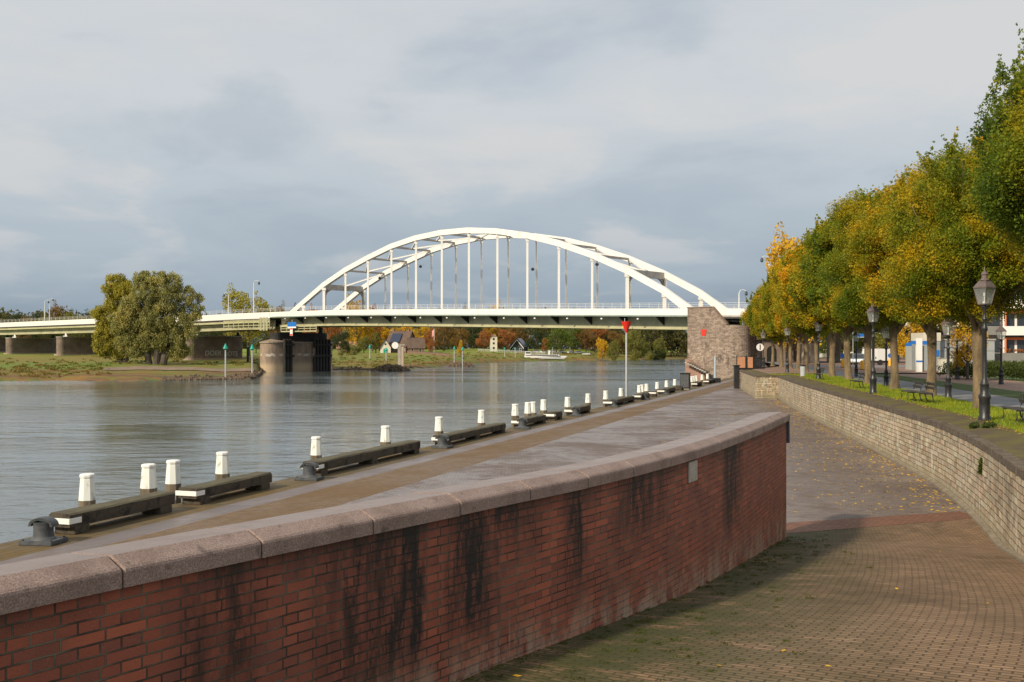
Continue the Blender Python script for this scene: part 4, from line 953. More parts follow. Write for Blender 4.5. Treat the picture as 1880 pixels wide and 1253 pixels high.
# green and other daymarks on the far bank
dm = [(414, 631, 684, 196, 'in front of the graffiti pier', M_green), (463, 632.5, 674, 210, 'beside the river pier', M_green), (679, 633, 652, 355, 'leftmost under the arch span', M_green), (709, 638, 660, 330, 'in front of the small gabled house', M_green), (834, 636, 662, 360, 'left of the mid-span pair', M_green), (849, 637, 668, 330, 'right of the mid-span pair', M_green), (926.6, 638, 656, 480, 'left of the moored boat', M_green), (946, 638, 657, 486, 'near the moored boat', M_green), (1107, 639, 660, 505, 'reddish, right of the boat', M_red)]
for px, y0, y1, Y, lab, m in dm:
    x, yy_, z = onbank(px, Y); h = (642-y0)*Y/F-z
    t = thing('bank_daymark', 'slim pole with cone topmark on the far bank, '+lab, 'navigation mark', (x, yy_, z), 0, 'daymark poles on the far bank')
    MB().lathe([(.16, -1), (.13, h-.6)], 8).build('pole', M_galv if m is M_green else M_pink, t); MB().lathe([(.30, h-1.15), (.52, h-1.0), (.05, h)], 12).build('topmark', m, t)
x, y_, z = onbank(736, 300)
t = thing('dolphin_post', 'thick pale concrete mooring dolphin with round white and green board standing on a rock mound', 'mooring dolphin', (x, y_, z))
h = (642-634)*300/F-z
M_dol = worn('pale pink concrete', (.52, .40, .30), (.40, .33, .26), .8, .8)
MB().box(-.85, .1, -.6, .6, -2, h).build('pillar', M_conc, t, bevel=.08); MB().box(.15, .9, -.6, .6, -2, h-.5).build('pillar', M_dol, t, bevel=.08)
MB().lathe([(1.0, -.06), (1.0, .06)], 18).build('round_board', M_plank, t).matrix_local = Matrix.Translation((-1.6, -.7, h-.1)) @ Matrix.Rotation(R(90), 4, 'X')
MB().box(-1.0, 1.1, -.2, 0, h-.1, h+.25).build('cross_arm', M_conc, t)
for i, (px, Y, w, hh, lab) in enumerate([(718, 272, 5.0, 1.5, 'under the pale mooring dolphin'), (845, 338, 4.5, 1.3, 'below the pair of daymarks')]):
    r_ = random.Random(i); m_ = MB(); x, y_, _ = PX(px, 680, Y)
    t = thing('rock_mound', 'low dark mound of riprap rocks in the shallows '+lab, 'rock mound', (x, y_, ZW), 0)
    for q in range(240):
        a, d = r_.uniform(0, 6.28), math.sqrt(r_.random()); hz = hh*(1-d*d)*.9; s = r_.uniform(.25, .55); M = Matrix.Translation((w*d*math.cos(a), w*.6*d*math.sin(a), hz-.1)) @ Matrix.Rotation(r_.uniform(0, 3), 4, Vector((r_.random(), r_.random(), r_.random()+.1)).normalized())
        m_.box(-s, s, -s*.8, s*.8, -s*.6, s*.6, M)
    m_.build('rocks', M_rock, t)
# riprap along the waterline by the pier (uncountable)
m_ = MB(); r_ = random.Random(9)
for q in range(1700):
    px = r_.uniform(300, 484) if r_.random() < .75 else r_.uniform(484, 760); Ys_ = ip(px, shx, shy)
    Y = Ys_+abs(r_.gauss(0, 3.0))-1.5; x = (px-940)/F*Y; s = r_.uniform(.08, .30)
    M = Matrix.Translation((x, Y, max(zbank(x, Y), ZW)+s*.2)) @ Matrix.Rotation(r_.uniform(0, 3), 4, Vector((r_.random(), r_.random(), r_.random()+.1)).normalized()); m_.box(-s, s, -s*.8, s*.8, -s*.6, s*.6, M)
tag(m_.build('riprap', M_rock), 'broken brown stones lining the far waterline', 'riprap', kind='stuff')

# ================================================================ foliage
def leaf_mesh(name, clusters, per, size, seed, droop=0., flat=0., sides=4):
    r = np.random.default_rng(seed); C0 = np.array(clusters, float); cnt = np.clip(per*(C0[:, 3]/np.median(C0[:, 3]))**1.8, 1, per*2.2).astype(int); n = int(cnt.sum())
    c = np.repeat(C0[:, :3], cnt, 0); rad = np.repeat(C0[:, 3], cnt); cl = np.repeat(r.random(len(C0)), cnt)
    d = r.normal(size=(n, 3)); d /= np.linalg.norm(d, axis=1)[:, None]; rr_ = r.random(n)**.45
    p = c+d*(rad*rr_)[:, None]*np.array([1, 1, 1-flat]); p[:, 2] -= droop*rad*r.random(n)**2
    a = r.normal(size=(n, 3)); a[:, 2] *= (1+2*droop); a /= np.linalg.norm(a, axis=1)[:, None]
    b = np.cross(a, r.normal(size=(n, 3))); b /= np.linalg.norm(b, axis=1)[:, None]
    s = size*r.uniform(.6, 1.35, n)[:, None]; a = a*s; b = b*s*.55
    v = np.stack([p-a, p-b*1.0+a*.1, p+a, p+b+a*.1], 1).reshape(-1, 3)
    me = bpy.data.meshes.new(name); me.vertices.add(n*4); me.vertices.foreach_set('co', v.ravel().astype('f'))
    me.loops.add(n*4); me.loops.foreach_set('vertex_index', np.arange(n*4, dtype='i')); me.polygons.add(n)
    me.polygons.foreach_set('loop_start', np.arange(0, n*4, 4, dtype='i')); me.polygons.foreach_set('loop_total', np.full(n, 4, 'i')); me.update()
    for nm, val in (('rnd', r.random(n)), ('clump', cl)):
        at = me.attributes.new(nm, 'FLOAT', 'FACE'); at.data.foreach_set('value', val.astype('f'))
    return me
def crown_clusters(blobs, n, rc, seed, shell=.45, zmin=None):
    r = np.random.default_rng(seed); out = []; B_ = np.array(blobs, float); w = (B_[:, 3]*B_[:, 4]*B_[:, 5])**.66; w /= w.sum()
    while len(out) < n:
        b_ = B_[r.choice(len(B_), p=w)]; d = r.normal(size=3); d /= np.linalg.norm(d); q = b_[:3]+d*b_[3:6]*(shell+(1-shell)*r.random()**.6)
        if zmin is not None and q[2] < zmin+.40*math.hypot(q[0], q[1]): continue
        out.append((*q, rc*r.uniform(.6, 1.4)))
    return out
def limbs(m_, base, h0, tips, r0, seed, n=5):
    r = random.Random(seed)
    for t_ in tips:
        z = h0*r.uniform(.85, 1.1); p0_ = Vector((base[0], base[1], base[2]+z)); p2 = Vector(t_); pm_ = p0_.lerp(p2, .5)+Vector((r.uniform(-.3, .3), r.uniform(-.3, .3), .1))*((p2-p0_).length*.25)
        m_.tube([p0_, pm_, p2], [r0*.5, r0*.28, r0*.06], n)
    return m_
# --- street limes
def lime(nl, per, size, seed, rx=3.35, rz=3.5, cz=6.55):
    r = random.Random(seed); bl = [(0, 0, cz, rx*.92, rx*.92, rz*.93)]*2
    for q in range(13):
        a = q*2.4+r.uniform(-.3, .3); zz = cz+rz*.72*(-1+2*((q*.37) % 1)); k = math.sqrt(max(.1, 1-((zz-cz)/rz)**2)); bl.append((rx*.64*k*math.cos(a), rx*.64*k*math.sin(a), zz, rx*.38, rx*.38, rz*.26))
    cl = crown_clusters(bl, nl, .50, seed, .5, 3.15)
    for q in range(70 if size < .08 else 26):        # shoots standing out of the crown top
        a = r.uniform(0, 6.28); d = r.uniform(.0, .95); zz = cz+rz*.93*math.sqrt(1-d*d*.9); x, y = rx*d*math.cos(a), rx*d*math.sin(a)
        lx, ly = r.uniform(-.12, .12), r.uniform(-.12, .12); ln = r.uniform(.10, .24)
        for k in range(5): cl.append((x+lx*k, y+ly*k, zz+ln*k, .19-.036*k))
    leaves = leaf_mesh('lime_crown', cl, per, size, seed)
    m_ = MB(); m_.lathe([(.32, -.1), (.24, .12), (.195, .5), (.175, 1.6), (.18, 2.6), (.22, 3.3), (.17, 4.2), (.12, 6.5), (.03, 9.)], 12)
    for v in range(len(m_.v)): x, y, z = m_.v[v]; q = 1+.10*math.sin(z*3+x*9)+.06*math.sin(y*21+z*7); m_.v[v] = (x*q+.05*math.sin(z*1.1+seed), y*q+.05*math.cos(z*.9+seed), z)
    tips = [(rx*.75*math.cos(a), rx*.75*math.sin(a), cz+rz*q) for a, q in [(i*2.4, -.3+.11*i) for i in range(10)]]
    limbs(m_, (0, 0, 0), 3.2, tips, .22, seed)
    m_.tube([(.2, 0, 2.5), (.33, .05, 2.55), (.36, .06, 2.62)], [.10, .09, .04], 6)
    return leaves, m_
lime_near = [lime(640, 300, .046, 11), lime(640, 300, .046, 23)]; lime_mid = [lime(440, 170, .074, 31), lime(440, 170, .074, 47)]
def mesh_from(m_, name, m):
    o = m_.build(name, m, smooth=True); me = o.data; bpy.data.objects.remove(o); return me
near_t = [mesh_from(q[1], 'trunk', M_trunk) for q in lime_near]; mid_t = [mesh_from(q[1], 'trunk', M_trunk) for q in lime_mid]
for q in lime_near+lime_mid: q[0].materials.append(L_lime)
def plant(name, label, cat, loc, crown, trunk, m, sc=(1, 1, 1), rz=0., group=None):
    t = thing(name, label, cat, loc, rz, group); t.scale = sc
    c = bpy.data.objects.new('crown', crown); COL.objects.link(c); c.parent = t
    if m is not None: c.material_slots[0].link = 'OBJECT'; c.material_slots[0].material = m
    if trunk is not None: k = bpy.data.objects.new('trunk', trunk); COL.objects.link(k); k.parent = t
    return t
row = [(15.4, 26.3, .98, .97, .12), (16.05, 35.2, .95, .91, .36), (18.2, 44.5, 1.02, .95, .60), (19.5, 52.3, 1.08, 1.0, .36), (21.05, 60.5, 1.1, 1.02, .20), (22.6, 69, 1.12, 1.06, .42), (24.1, 77, 1.15, 1.05, .60), (25.4, 85.5, 1.03, 1.05, .40), (27, 94, 1.05, 1.08, .66), (28.6, 102, 1.05, 1.05, .5), (30.2, 111, 1.05, 1.0, .42), (31.8, 121, 1.08, .98, .5), (33.6, 132, 1.1, .98, .4)]
for i, (x, y, sx, sz, hue) in enumerate(row):
    cr = lime_near if i < 4 else lime_mid; tk = near_t if i < 4 else mid_t
    lab = 'green and gold lime tree in the row, '+('nearest, trunk outside the frame' if i == 0 else ('farthest, close to the bridge' if i == len(row)-1 else ORD[i]+' from the near end'))
    rz = rnd.uniform(0, 6.28)
    sq = 1.0 if i < 4 else .9
    t_ = plant('lime_tree', lab, 'tree', (x, y, ZL), cr[i % 2][0], tk[i % 2], None, (sx, sx, sz), rz, 'lime trees in a row beside the cycle path')
    t_.children[0].color = (hue, 0, 0, 1)
    if i == 0: t_.children[0].location.z = .75
# generic crowns: unit height 1, three shapes
def gen(seed, nb, w, z0, n, per, rc, size, tall=False):
    r = random.Random(seed); bl = [(0, 0, (1+z0)/2, w*.78, w*.78, (1-z0)/2*.86)]
    for q in range(nb): a = q*2.4; zz = z0+(1-z0)*(.2+.66*((q*.618) % 1)); k = math.sqrt(max(.12, 1-((zz-(1+z0)/2)/((1-z0)/2))**2)); bl.append((w*.62*k*math.cos(a), w*.62*k*math.sin(a), zz, w*r.uniform(.3, .45), w*r.uniform(.3, .45), (1-z0)*r.uniform(.14, .22)))
    me = leaf_mesh('tree_crown', crown_clusters(bl, n, rc, seed, .55), per, size, seed)
    me.materials.append(L_olive)
    m_ = MB(); m_.lathe([(.035, -.08), (.024, .1), (.018, .4), (.005, .9)], 7); limbs(m_, (0, 0, 0), z0+.1, [(w*.6*math.cos(i*2.1), w*.6*math.sin(i*2.1), z0+.25+.08*i) for i in range(6)], .02, seed)
    return me, mesh_from(m_, 'trunk', M_wtrunk)
GT = [gen(5, 12, .40, .12, 230, 26, .058, .017), gen(6, 9, .32, .10, 200, 26, .055, .017), gen(8, 14, .50, .10, 260, 26, .062, .018), gen(9, 7, .20, .06, 160, 26, .045, .015)]
GB = [gen(15, 9, .62, -.15, 220, 24, .09, .028)]
def ptree(px, ytop, Y, wpx, m, shape, label, name='autumn_tree', group=None, zb=None, cat='tree'):
    x = (px-940)/F*Y; z = zbank(x, Y) if zb is None else zb; h = (642-ytop)*Y/F-z; w = wpx*Y/F
    me, tk = (GT+GB)[shape]; w0 = (.86, .70, 1.06, .44, 1.3)[shape]
    return plant(name, label, cat, (x, Y, z), me, tk, m, (w/w0, w/w0, h), (px*1.7) % 6.28, group)
# --- the willows
def willow(px, Y, blobs, nl, per, size, m, label, tr):
    x, y, z = onbank(px, Y); k = Y/F
    bl = [((bx-px)*k, (hash((bx, by)) % 5-2)*.5, (642-by)*k-z, bw*k, bw*k*.9, bh*k) for bx, by, bw, bh in blobs]
    me = leaf_mesh('willow_crown', crown_clusters(bl, nl, .85, px, .62), per, size, px, droop=.9); me.materials.append(m)
    m_ = MB()
    for q, (dx, hh, lean) in enumerate(tr): m_.tube([(dx, 0, -.6), (dx+lean*.2, 0, hh*.3), (dx+lean*.6, .3, hh*.65), (dx+lean, .5, hh)], [1.0-.12*q, .75, .5, .15], 9)
    return plant('willow_tree', label, 'tree', (x, y, z), me, mesh_from(m_, 'trunk', M_wtrunk), None)
willow(287, 243, [(240, 560, 20, 20), (228, 590, 22, 24), (234, 632, 20, 18), (262, 515, 19, 15), (285, 512, 24, 15), (312, 520, 22, 17), (270, 545, 26, 22), (305, 550, 28, 24), (335, 540, 18, 16), (356, 556, 17, 17), (345, 572, 20, 16), (255, 580, 26, 24), (290, 585, 30, 26), (325, 592, 26, 22), (352, 600, 15, 20), (240, 615, 24, 26), (265, 626, 22, 26), (312, 622, 24, 26), (340, 628, 16, 22), (290, 615, 22, 22), (250, 640, 14, 16), (330, 642, 16, 14)], 950, 110, .19, L_willow, 'huge grey green willow with spreading round crown on the far bank', [(0, 12, 1.5), (1.5, 11, 4), (-1.5, 11, -4)])
willow(222, 250, [(212, 517, 18, 12), (206, 533, 17, 14), (230, 532, 16, 16), (216, 556, 24, 20), (198, 580, 20, 18), (225, 585, 20, 22), (188, 606, 14, 20), (210, 615, 20, 24), (186, 628, 14, 20), (200, 640, 16, 14), (184, 575, 12, 14), (222, 636, 16, 16), (238, 600, 16, 26)], 430, 110, .19, L_wgold, 'yellowing willow growing against the left side of the huge grey green willow', [(0, 11, -1.5), (1., 10, 1.5)])
ptree(456, 527, 325, 112, L_wgold, 2, 'rounded yellow green autumn tree rising behind the viaduct between two lamp columns', zb=-1)
bpy.data.objects[-1] if False else None
# --- trees on the far side: (px, top y, distance, width px, leaf, shape, label)
FT = [
 (-12, 571, 620, 70, L_dark, 2, 'dark broad tree at the extreme left above the viaduct'), (22, 572, 600, 52, L_dark, 0, 'dark green tree above the viaduct, second from the left edge'),
 (47, 578, 560, 40, L_brown, 0, 'brownish small tree above the viaduct left of the lamp pair'), (66, 573, 600, 24, L_dark, 1, 'narrow dark conifer left of the lamp pair'),
 (86, 577, 570, 46, L_olive, 2, 'low yellow green tree behind the pair of lamp columns'), (116, 556, 640, 56, mat('purple', (0, 0, 0)) and L_brown, 2, 'tall purple brown domed tree above the viaduct'),
 (118, 570, 580, 48, L_olive, 2, 'pale olive tree in front of the purple brown tree'), (146, 574, 600, 50, L_olive, 0, 'olive tree between the purple tree and the yellowing willow'), (172, 571, 620, 44, L_dark, 2, 'dark tree just left of the yellowing willow'),
 (384, 600, 420, 60, L_dark, 2, 'dark tree under the viaduct right of the big willow'), (440, 598, 400, 60, L_dark, 2, 'dark tree seen below the viaduct beside the river pier'), (470, 602, 390, 40, L_olive, 0, 'green tree seen between viaduct and river pier'),
 (506, 556, 480, 48, L_brown, 2, 'brown green tree just left of the arch foot above the deck'), (540, 560, 560, 40, L_dark, 2, 'dark tree behind the left arch foot'),
 (575, 562, 520, 44, L_rust, 2, 'rust tree just above the deck behind the first hangers'), (610, 566, 540, 40, L_rust, 0, 'low rust tree behind the near portal frame'),
 (655, 545, 470, 78, L_gold, 2, 'big orange green tree above the deck behind the far arch foot'), (684, 556, 500, 40, L_rust, 0, 'rust tree right of the big orange tree above the deck'),
 (628, 606, 420, 40, L_dark, 2, 'dark tree beside the river pier under the deck'), (660, 598, 520, 60, L_gold, 2, 'golden tree left of the gabled houses'), (697, 596, 525, 40, L_gold, 0, 'golden tree behind the small gabled house'),
 (735, 594, 530, 60, L_gold, 2, 'golden tree behind the solar panel roof'), (772, 596, 520, 50, L_gold, 2, 'golden orange tree right of the brown brick house'), (790, 600, 500, 34, L_rust, 0, 'orange tree beside the flagpole'),
 (690, 606, 452, 18, L_olive, 3, 'dark green conifer standing left of the small gabled house'), (668, 616, 450, 34, L_olive, 0, 'olive tree in front of the golden tree by the thatched house'),
 (640, 622, 430, 30, L_brown, 4, 'brown bushy tree in front of the thatched roof'), (815, 592, 560, 60, L_brown, 2, 'tall brown tree right of the flagpole'), (845, 602, 520, 40, L_brown, 2, 'olive brown tree behind the pair of daymarks'), (868, 594, 560, 50, L_dark, 2, 'dark evergreen left of the two rust trees'),
 (889, 605, 530, 36, L_rust, 2, 'rust coloured round tree left of the cream tower'), (929, 602, 535, 42, L_rust, 2, 'rust coloured round tree right of the cream tower'), (910, 590, 560, 50, L_brown, 2, 'dark brown tree behind the cream tower'),
 (950, 592, 560, 50, L_brown, 2, 'brown tree behind the black barn'), (985, 604, 550, 46, L_dark, 2, 'dark tree right of the black barn'), (1003, 620, 540, 22, L_rust, 0, 'small rust tree at the edge of the car park'),
 (1022, 598, 540, 56, L_green, 2, 'fresh green and yellow tree in the middle of the wood'), (1052, 596, 560, 44, L_green, 0, 'yellow green tree right of the fresh green one'), (1076, 598, 560, 46, L_brown, 2, 'brown tree behind the parked cars'),
 (1092, 590, 600, 50, L_rust, 2, 'tall rusty tree right of the parked cars'), (1106, 619, 505, 30, L_gold, 0, 'yellow willowy tree at the water edge by the reddish daymark'), (1126, 622, 500, 30, L_olive, 0, 'grey green bushy tree at the water edge'),
 (1132, 604, 560, 44, L_brown, 2, 'tall khaki tree left of the marker pole'), (1168, 602, 540, 56, L_olive, 2, 'tall khaki tree right of the marker pole'), (1150, 612, 580, 50, L_brown, 0, 'brown tree directly behind the marker pole'),
 (1197, 600, 620, 50, L_dark, 2, 'dark tree between the khaki trees and the abutment'), (1212, 617, 560, 30, L_olive, 2, 'rounded khaki tree in front of the dark wood'), (1232, 600, 620, 44, L_dark, 2, 'dark green tree left of the abutment'), (1252, 606, 620, 30, L_dark, 0, 'last dark green tree before the abutment'),
 (1166, 642, 530, 24, L_olive, 4, 'round green bush at the water edge under the khaki tree'), (1192, 646, 535, 18, L_olive, 4, 'smaller green bush right of the round bush'), (1210, 638, 560, 30, L_dark, 4, 'grey green bush below the rounded khaki tree'),
 (652, 631, 400, 24, L_willow, 4, 'pale grey green bush in the meadow left'), (627, 641, 395, 16, L_willow, 4, 'small pale bush beside the river pier'),
 (858, 560, 600, 30, L_brown, 2, 'low olive tree tip just above the deck left of the crown hangers'), (905, 553, 560, 46, L_gold, 2, 'golden olive tree top above the deck at mid span'),
 (845, 624, 430, 12, L_gold, 1, 'slim yellow sapling by the white board'), (793, 622, 440, 18, L_rust, 0, 'pinkish small tree beside the flagpole'),
]
for px, yt, Y, w, m, sh, lab in FT: ptree(px, yt, Y, w, m, sh, lab, group='trees on the far bank')
# the closed wood behind them
r_ = np.random.default_rng(3); cl = []
for k in range(2300):
    px = r_.uniform(-60, 1275); Y = r_.uniform(600, 720); top = ip(px, [-60, 0, 180, 480, 560, 700, 860, 1000, 1230, 1245, 1262, 1275], [577, 579, 582, 590, 584, 582, 576, 578, 590, 604, 630, 636])
    zt_ = (642-top)*Y/F; z = r_.uniform(0, 1)**.9*zt_; cl.append(((px-940)/F*Y, Y, z, 5.0))
me = leaf_mesh('distant_wood', cl, 26, 1.1, 5); me.materials.append(leafmat('far wood leaves', [(.02, .03, .012), (.05, .05, .015), (.09, .07, .02), (.14, .09, .02)], nscale=.03)); o = bpy.data.objects.new('distant_wood', me); COL.objects.link(o); tag(o, 'dark wood closing the far bank behind the single trees', 'wood', kind='stuff')
# reeds and herbs along the far bank
cl = []
for k in range(900):
    px = r_.uniform(0, 1265); Ys_ = ip(px, shx, shy); Y = Ys_+6+abs(r_.normal())*45
    if 470 < px < 615 and Y < 262: continue
    if 200 < px < 480 and Y < 240: continue
    x = (px-940)/F*Y; cl.append((x, Y, zbank(x, Y)+.15, r_.uniform(.3, 1.3)))
me = leaf_mesh('bank_herbs', cl, 16, .24, 6, flat=.75); me.materials.append(leafmat('herb leaves', [(.06, .08, .014), (.12, .14, .02), (.20, .12, .028), (.17, .08, .02)], nscale=.02)); o = bpy.data.objects.new('bank_herbs', me); COL.objects.link(o); tag(o, 'tufts of herbs and reeds on the far bank', 'ground cover', kind='stuff')

# trees beyond and beside the street
def stree(x, Y, h, w, m, sh, lab, grp='trees beyond the street'):
    me, tk = (GT+GB)[sh]; w0 = (.86, .70, 1.06, .44, 1.3)[sh]
    return plant('street_tree', lab, 'tree', (x, Y, ZL), me, tk, m, (w/w0, w/w0, h), (x*3.1) % 6.28, grp)
sx_ = lambda px, Y: (px-940)/F*Y
stree(sx_(1482, 150), 150, 19.8, 14, L_gold, 2, 'tall orange tree top rising behind the lime row'); stree(sx_(1455, 158), 158, 13.5, 8, L_gold, 0, 'orange tree edge left of the tall orange tree top')
stree(sx_(1776, 70), 70, 4.7, 2.9, L_gold, 1, 'small slender yellow street tree in front of the grey building'); stree(sx_(1672, 118), 118, 6.0, 5, L_gold, 0, 'orange yellow tree between the two nearest visible lime trunks')
for i, (px, Y, h, w, m, lab) in enumerate([(1420, 215, 9, 13, L_gold, 'yellow tree seen under the viaduct at the far left of the street'), (1440, 230, 10, 12, L_green, 'green tree seen under the viaduct beside the yellow one'), (1545, 210, 9, 16, L_green, 'yellow green tree behind the blue direction sign'), (1600, 225, 12, 18, L_dark, 'dark tree behind the white truck'), (1640, 205, 9, 12, L_olive, 'olive tree behind the orange street tree'), (1570, 240, 12, 16, L_olive, 'olive tree far behind the silver car'), (1730, 235, 13, 20, L_dark, 'dark tree behind the grey building'), (1500, 240, 12, 20, L_dark, 'dark tree behind the pale viaduct column')]):
    stree(sx_(px, Y), Y, h, w, m, 2, lab)

# lawn blades, fallen leaves
def scatter_blades(name, pts, h, m, seed):
    r = np.random.default_rng(seed); p = np.array(pts, float); n = len(p); a = r.uniform(0, 6.28, n); hh = h*r.uniform(.5, 1.3, n); w = hh*.16
    dx = np.c_[np.cos(a), np.sin(a), np.zeros(n)]; tip = p+np.c_[r.normal(0, .3, n)*hh, r.normal(0, .3, n)*hh, hh]
    v = np.stack([p-dx*w[:, None], p+dx*w[:, None], tip], 1).reshape(-1, 3); me = bpy.data.meshes.new(name)
    me.vertices.add(n*3); me.vertices.foreach_set('co', v.ravel().astype('f')); me.loops.add(n*3); me.loops.foreach_set('vertex_index', np.arange(n*3, dtype='i')); me.polygons.add(n)
    me.polygons.foreach_set('loop_start', np.arange(0, n*3, 3, dtype='i')); me.polygons.foreach_set('loop_total', np.full(n, 3, 'i')); me.update()
    for nm in ('rnd', 'clump'): at = me.attributes.new(nm, 'FLOAT', 'FACE'); at.data.foreach_set('value', r.random(n).astype('f'))
    me.materials.append(m); o = bpy.data.objects.new(name, me); COL.objects.link(o); return o
pts = []
while len(pts) < 46000:
    Y = 9+(r_.random()**1.3)*76; a, b_ = WX(Y)+1.3, RX(Y)+.8
    if b_ > a: pts.append((r_.uniform(a, b_), Y, -2.05))
tag(scatter_blades('grass', pts, .09, L_blade, 7), 'short green lawn grass above the stone wall', 'grass', kind='stuff')
def litter(name, pts, size, seed, lab):
    p = np.array(pts, float); me = leaf_mesh(name, np.c_[p, np.full(len(p), .004)], 1, size, seed)
    co_ = np.empty(len(me.vertices)*3, 'f'); me.vertices.foreach_get('co', co_); co_ = co_.reshape(-1, 4, 3); mid_ = co_.mean(1, keepdims=True); d = co_-mid_; d[:, :, 2] *= .22; me.vertices.foreach_set('co', (mid_+d+np.array([0, 0, size*.13])).ravel()); me.update()
    me.materials.append(L_litter); o = bpy.data.objects.new(name, me); COL.objects.link(o); tag(o, lab, 'fallen leaves', kind='stuff')
pts = []
for k in range(2600):
    Y = r_.uniform(24.5, 78); w = WX(Y)-max(EX(Y)+4, 5.8); d = abs(r_.normal())*.33*w
    if r_.random() < .25: d = abs(r_.normal())*.5
    if d < w: pts.append((WX(Y)-.12-d, Y, ZQ))
for k in range(120): Y = r_.uniform(23, 46); pts.append((r_.uniform(6, WX(Y)-.2), Y, ZQ))
litter('fallen_leaves', pts, .060, 12, 'yellow fallen leaves scattered over the quay paving beside the stone wall')
pts = []
for k in range(26): t_ = r_.random(); i = int(r_.integers(20, N-1)); j = int(r_.integers(1, 16)); q = rr[i][j]; pts.append((q[0], q[1], q[2]+.004))
litter('ramp_leaves', pts, .05, 13, 'a few brown fallen leaves on the ramp')
pts = []
for k in range(2600):
    Y = 18+r_.random()**1.5*66; d = abs(r_.normal())*1.2; x = WX(Y)+1.0+d if r_.random() < .6 else r_.uniform(WX(Y)+1.1, max(RX(Y), WX(Y)+1.3)+.5)
    pts.append((x, Y, -2.02))
litter('lawn_leaves', pts, .05, 14, 'yellow fallen leaves lying on the lawn and the mossy wall top')
# moss cushions and weeds in the joints of the ramp along the brick wall
cl = []
for k in range(900):
    i = int(r_.integers(14, N-2)); j = abs(r_.normal())*2.2; 
    if j > 10: continue
    a = rr[i][int(j)]; b_ = rr[i][int(j)+1]; f = j-int(j); cl.append((a[0]+(b_[0]-a[0])*f+r_.normal()*.12, a[1]+(b_[1]-a[1])*f+r_.normal()*.12, a[2]+(b_[2]-a[2])*f+.003, r_.uniform(.02, .09)))
me = leaf_mesh('moss_cushions', cl, 22, .011, 21, flat=.88); me.materials.append(leafmat('moss', [(.03, .04, .006), (.06, .075, .01), (.10, .12, .012)])); o = bpy.data.objects.new('moss', me); COL.objects.link(o); tag(o, 'green moss and small weeds in the ramp joints along the brick wall', 'moss', kind='stuff')
# tufts on the wall edge
cl = [(WX(27)+.5+.16*k, 27+.2*math.sin(k*2.), -2.02, .07+.03*(k % 3)) for k in range(5)]+[(WX(22.8)-.02, 22.8+.02*k, -2.46-.07*k, .03+.01*(k % 2)) for k in range(5)]
me = leaf_mesh('wall_weeds', cl, 110, .05, 22, droop=.3); me.materials.append(L_hedge); o = bpy.data.objects.new('wall_weeds', me); COL.objects.link(o); tag(o, 'green weeds growing on the stone wall and its top', 'weeds', kind='stuff')

# ================================================================ street lamps (cast iron lantern type)
def lantern_lamp(label, loc, tall=True):
    k = 1.0 if tall else .80
    t = thing('lantern_lamp', label, 'street lamp', loc, rnd.uniform(.2, .6), 'black cast iron lantern lamps')
    pr = [(.17, 0), (.17, .12), (.145, .16), (.145, .62), (.165, .66), (.165, .74), (.12, .80), (.115, 1.02), (.135, 1.05), (.10, 1.12), (.062, 1.25), (.058, 2.55), (.085, 2.60), (.085, 2.66), (.055, 2.72), (.05, 2.85), (.075, 2.90), (.048, 2.98), (.045, 3.16), (.10, 3.24), (.06, 3.30)]
    sc = (lambda r, z: (r, z)) if tall else (lambda r, z: (r*.9, z*.80))
    MB().lathe([sc(*q) for q in pr], 14).build('post', M_black, t, smooth=True)
    z0 = 3.30 if tall else 2.64
    MB().tube([(-.26, 0, z0-.50), (.26, 0, z0-.50)], .016, 6).lathe([(.005, z0-.53), (.028, z0-.50), (.005, z0-.47)], 8, c=(.27, 0)).lathe([(.005, z0-.53), (.028, z0-.50), (.005, z0-.47)], 8, c=(-.27, 0)).build('ladder_bar', M_black, t)
    m_ = MB()
    for a in range(4): c, s = math.cos(R(90*a+45)), math.sin(R(90*a+45)); m_.beam((c*.05, s*.05, z0-.08), (c*.16, s*.16, z0+.03), .015, .02)
    m_.build('cradle', M_black, t)
    b4 = lambda r, z: [(r*math.cos(R(90*a+45)), r*math.sin(R(90*a+45)), z) for a in range(4)]
    r0, r1, zb, zt_ = .175, .285, z0+.03, z0+.50
    MB().add(b4(r0, zb)+b4(r1, zt_), [(i, (i+1) % 4, 4+(i+1) % 4, 4+i) for i in range(4)]).build('glass', M_lglass, t)
    m_ = MB(); A, C = b4(r0, zb), b4(r1, zt_)
    for i in range(4): j = (i+1) % 4; m_.beam(A[i], C[i], .022, .022); m_.beam(A[i], A[j], .03, .03); m_.beam(C[i], C[j], .035, .035)
    m_.build('lantern_frame', M_roofc, t)
    m_ = MB(); rf = [(.305, zt_), (.23, zt_+.10), (.135, zt_+.20), (.085, zt_+.26), (.08, zt_+.35), (.105, zt_+.37), (.085, zt_+.41), (.03, zt_+.46), (.022, zt_+.52), (.004, zt_+.60)]
    m_.lathe([(r, z) for r, z in rf[:3]], 4, rot=R(45)); m_.lathe(rf[2:], 12); m_.build('lantern_roof', M_roofc, t)
    MB().lathe([(.07, zb), (.05, zb+.06), (.022, zb+.10), (.022, zb+.2), (.04, zb+.24), (.035, zb+.36), (.01, zb+.40)], 8).build('burner', M_lampw, t)
    return t
Lp_ = [(13.43, 29.1, 'nearest and tallest-looking, on the lawn at the right edge'), (16.65, 47.2, 'second nearest in the row on the lawn'), (21.1, 70.5, 'third in the row on the lawn'), (24.6, 91.5, 'fourth in the row, at the end of the lawn'), (28.2, 115, 'right one of the close group near the viaduct'), (32.7, 136, 'left one of the close group near the viaduct'), (48.3, 198, 'middle small one of the close group near the viaduct'), (46.9, 188, 'small one just right of the close group near the viaduct')]
l0 = None
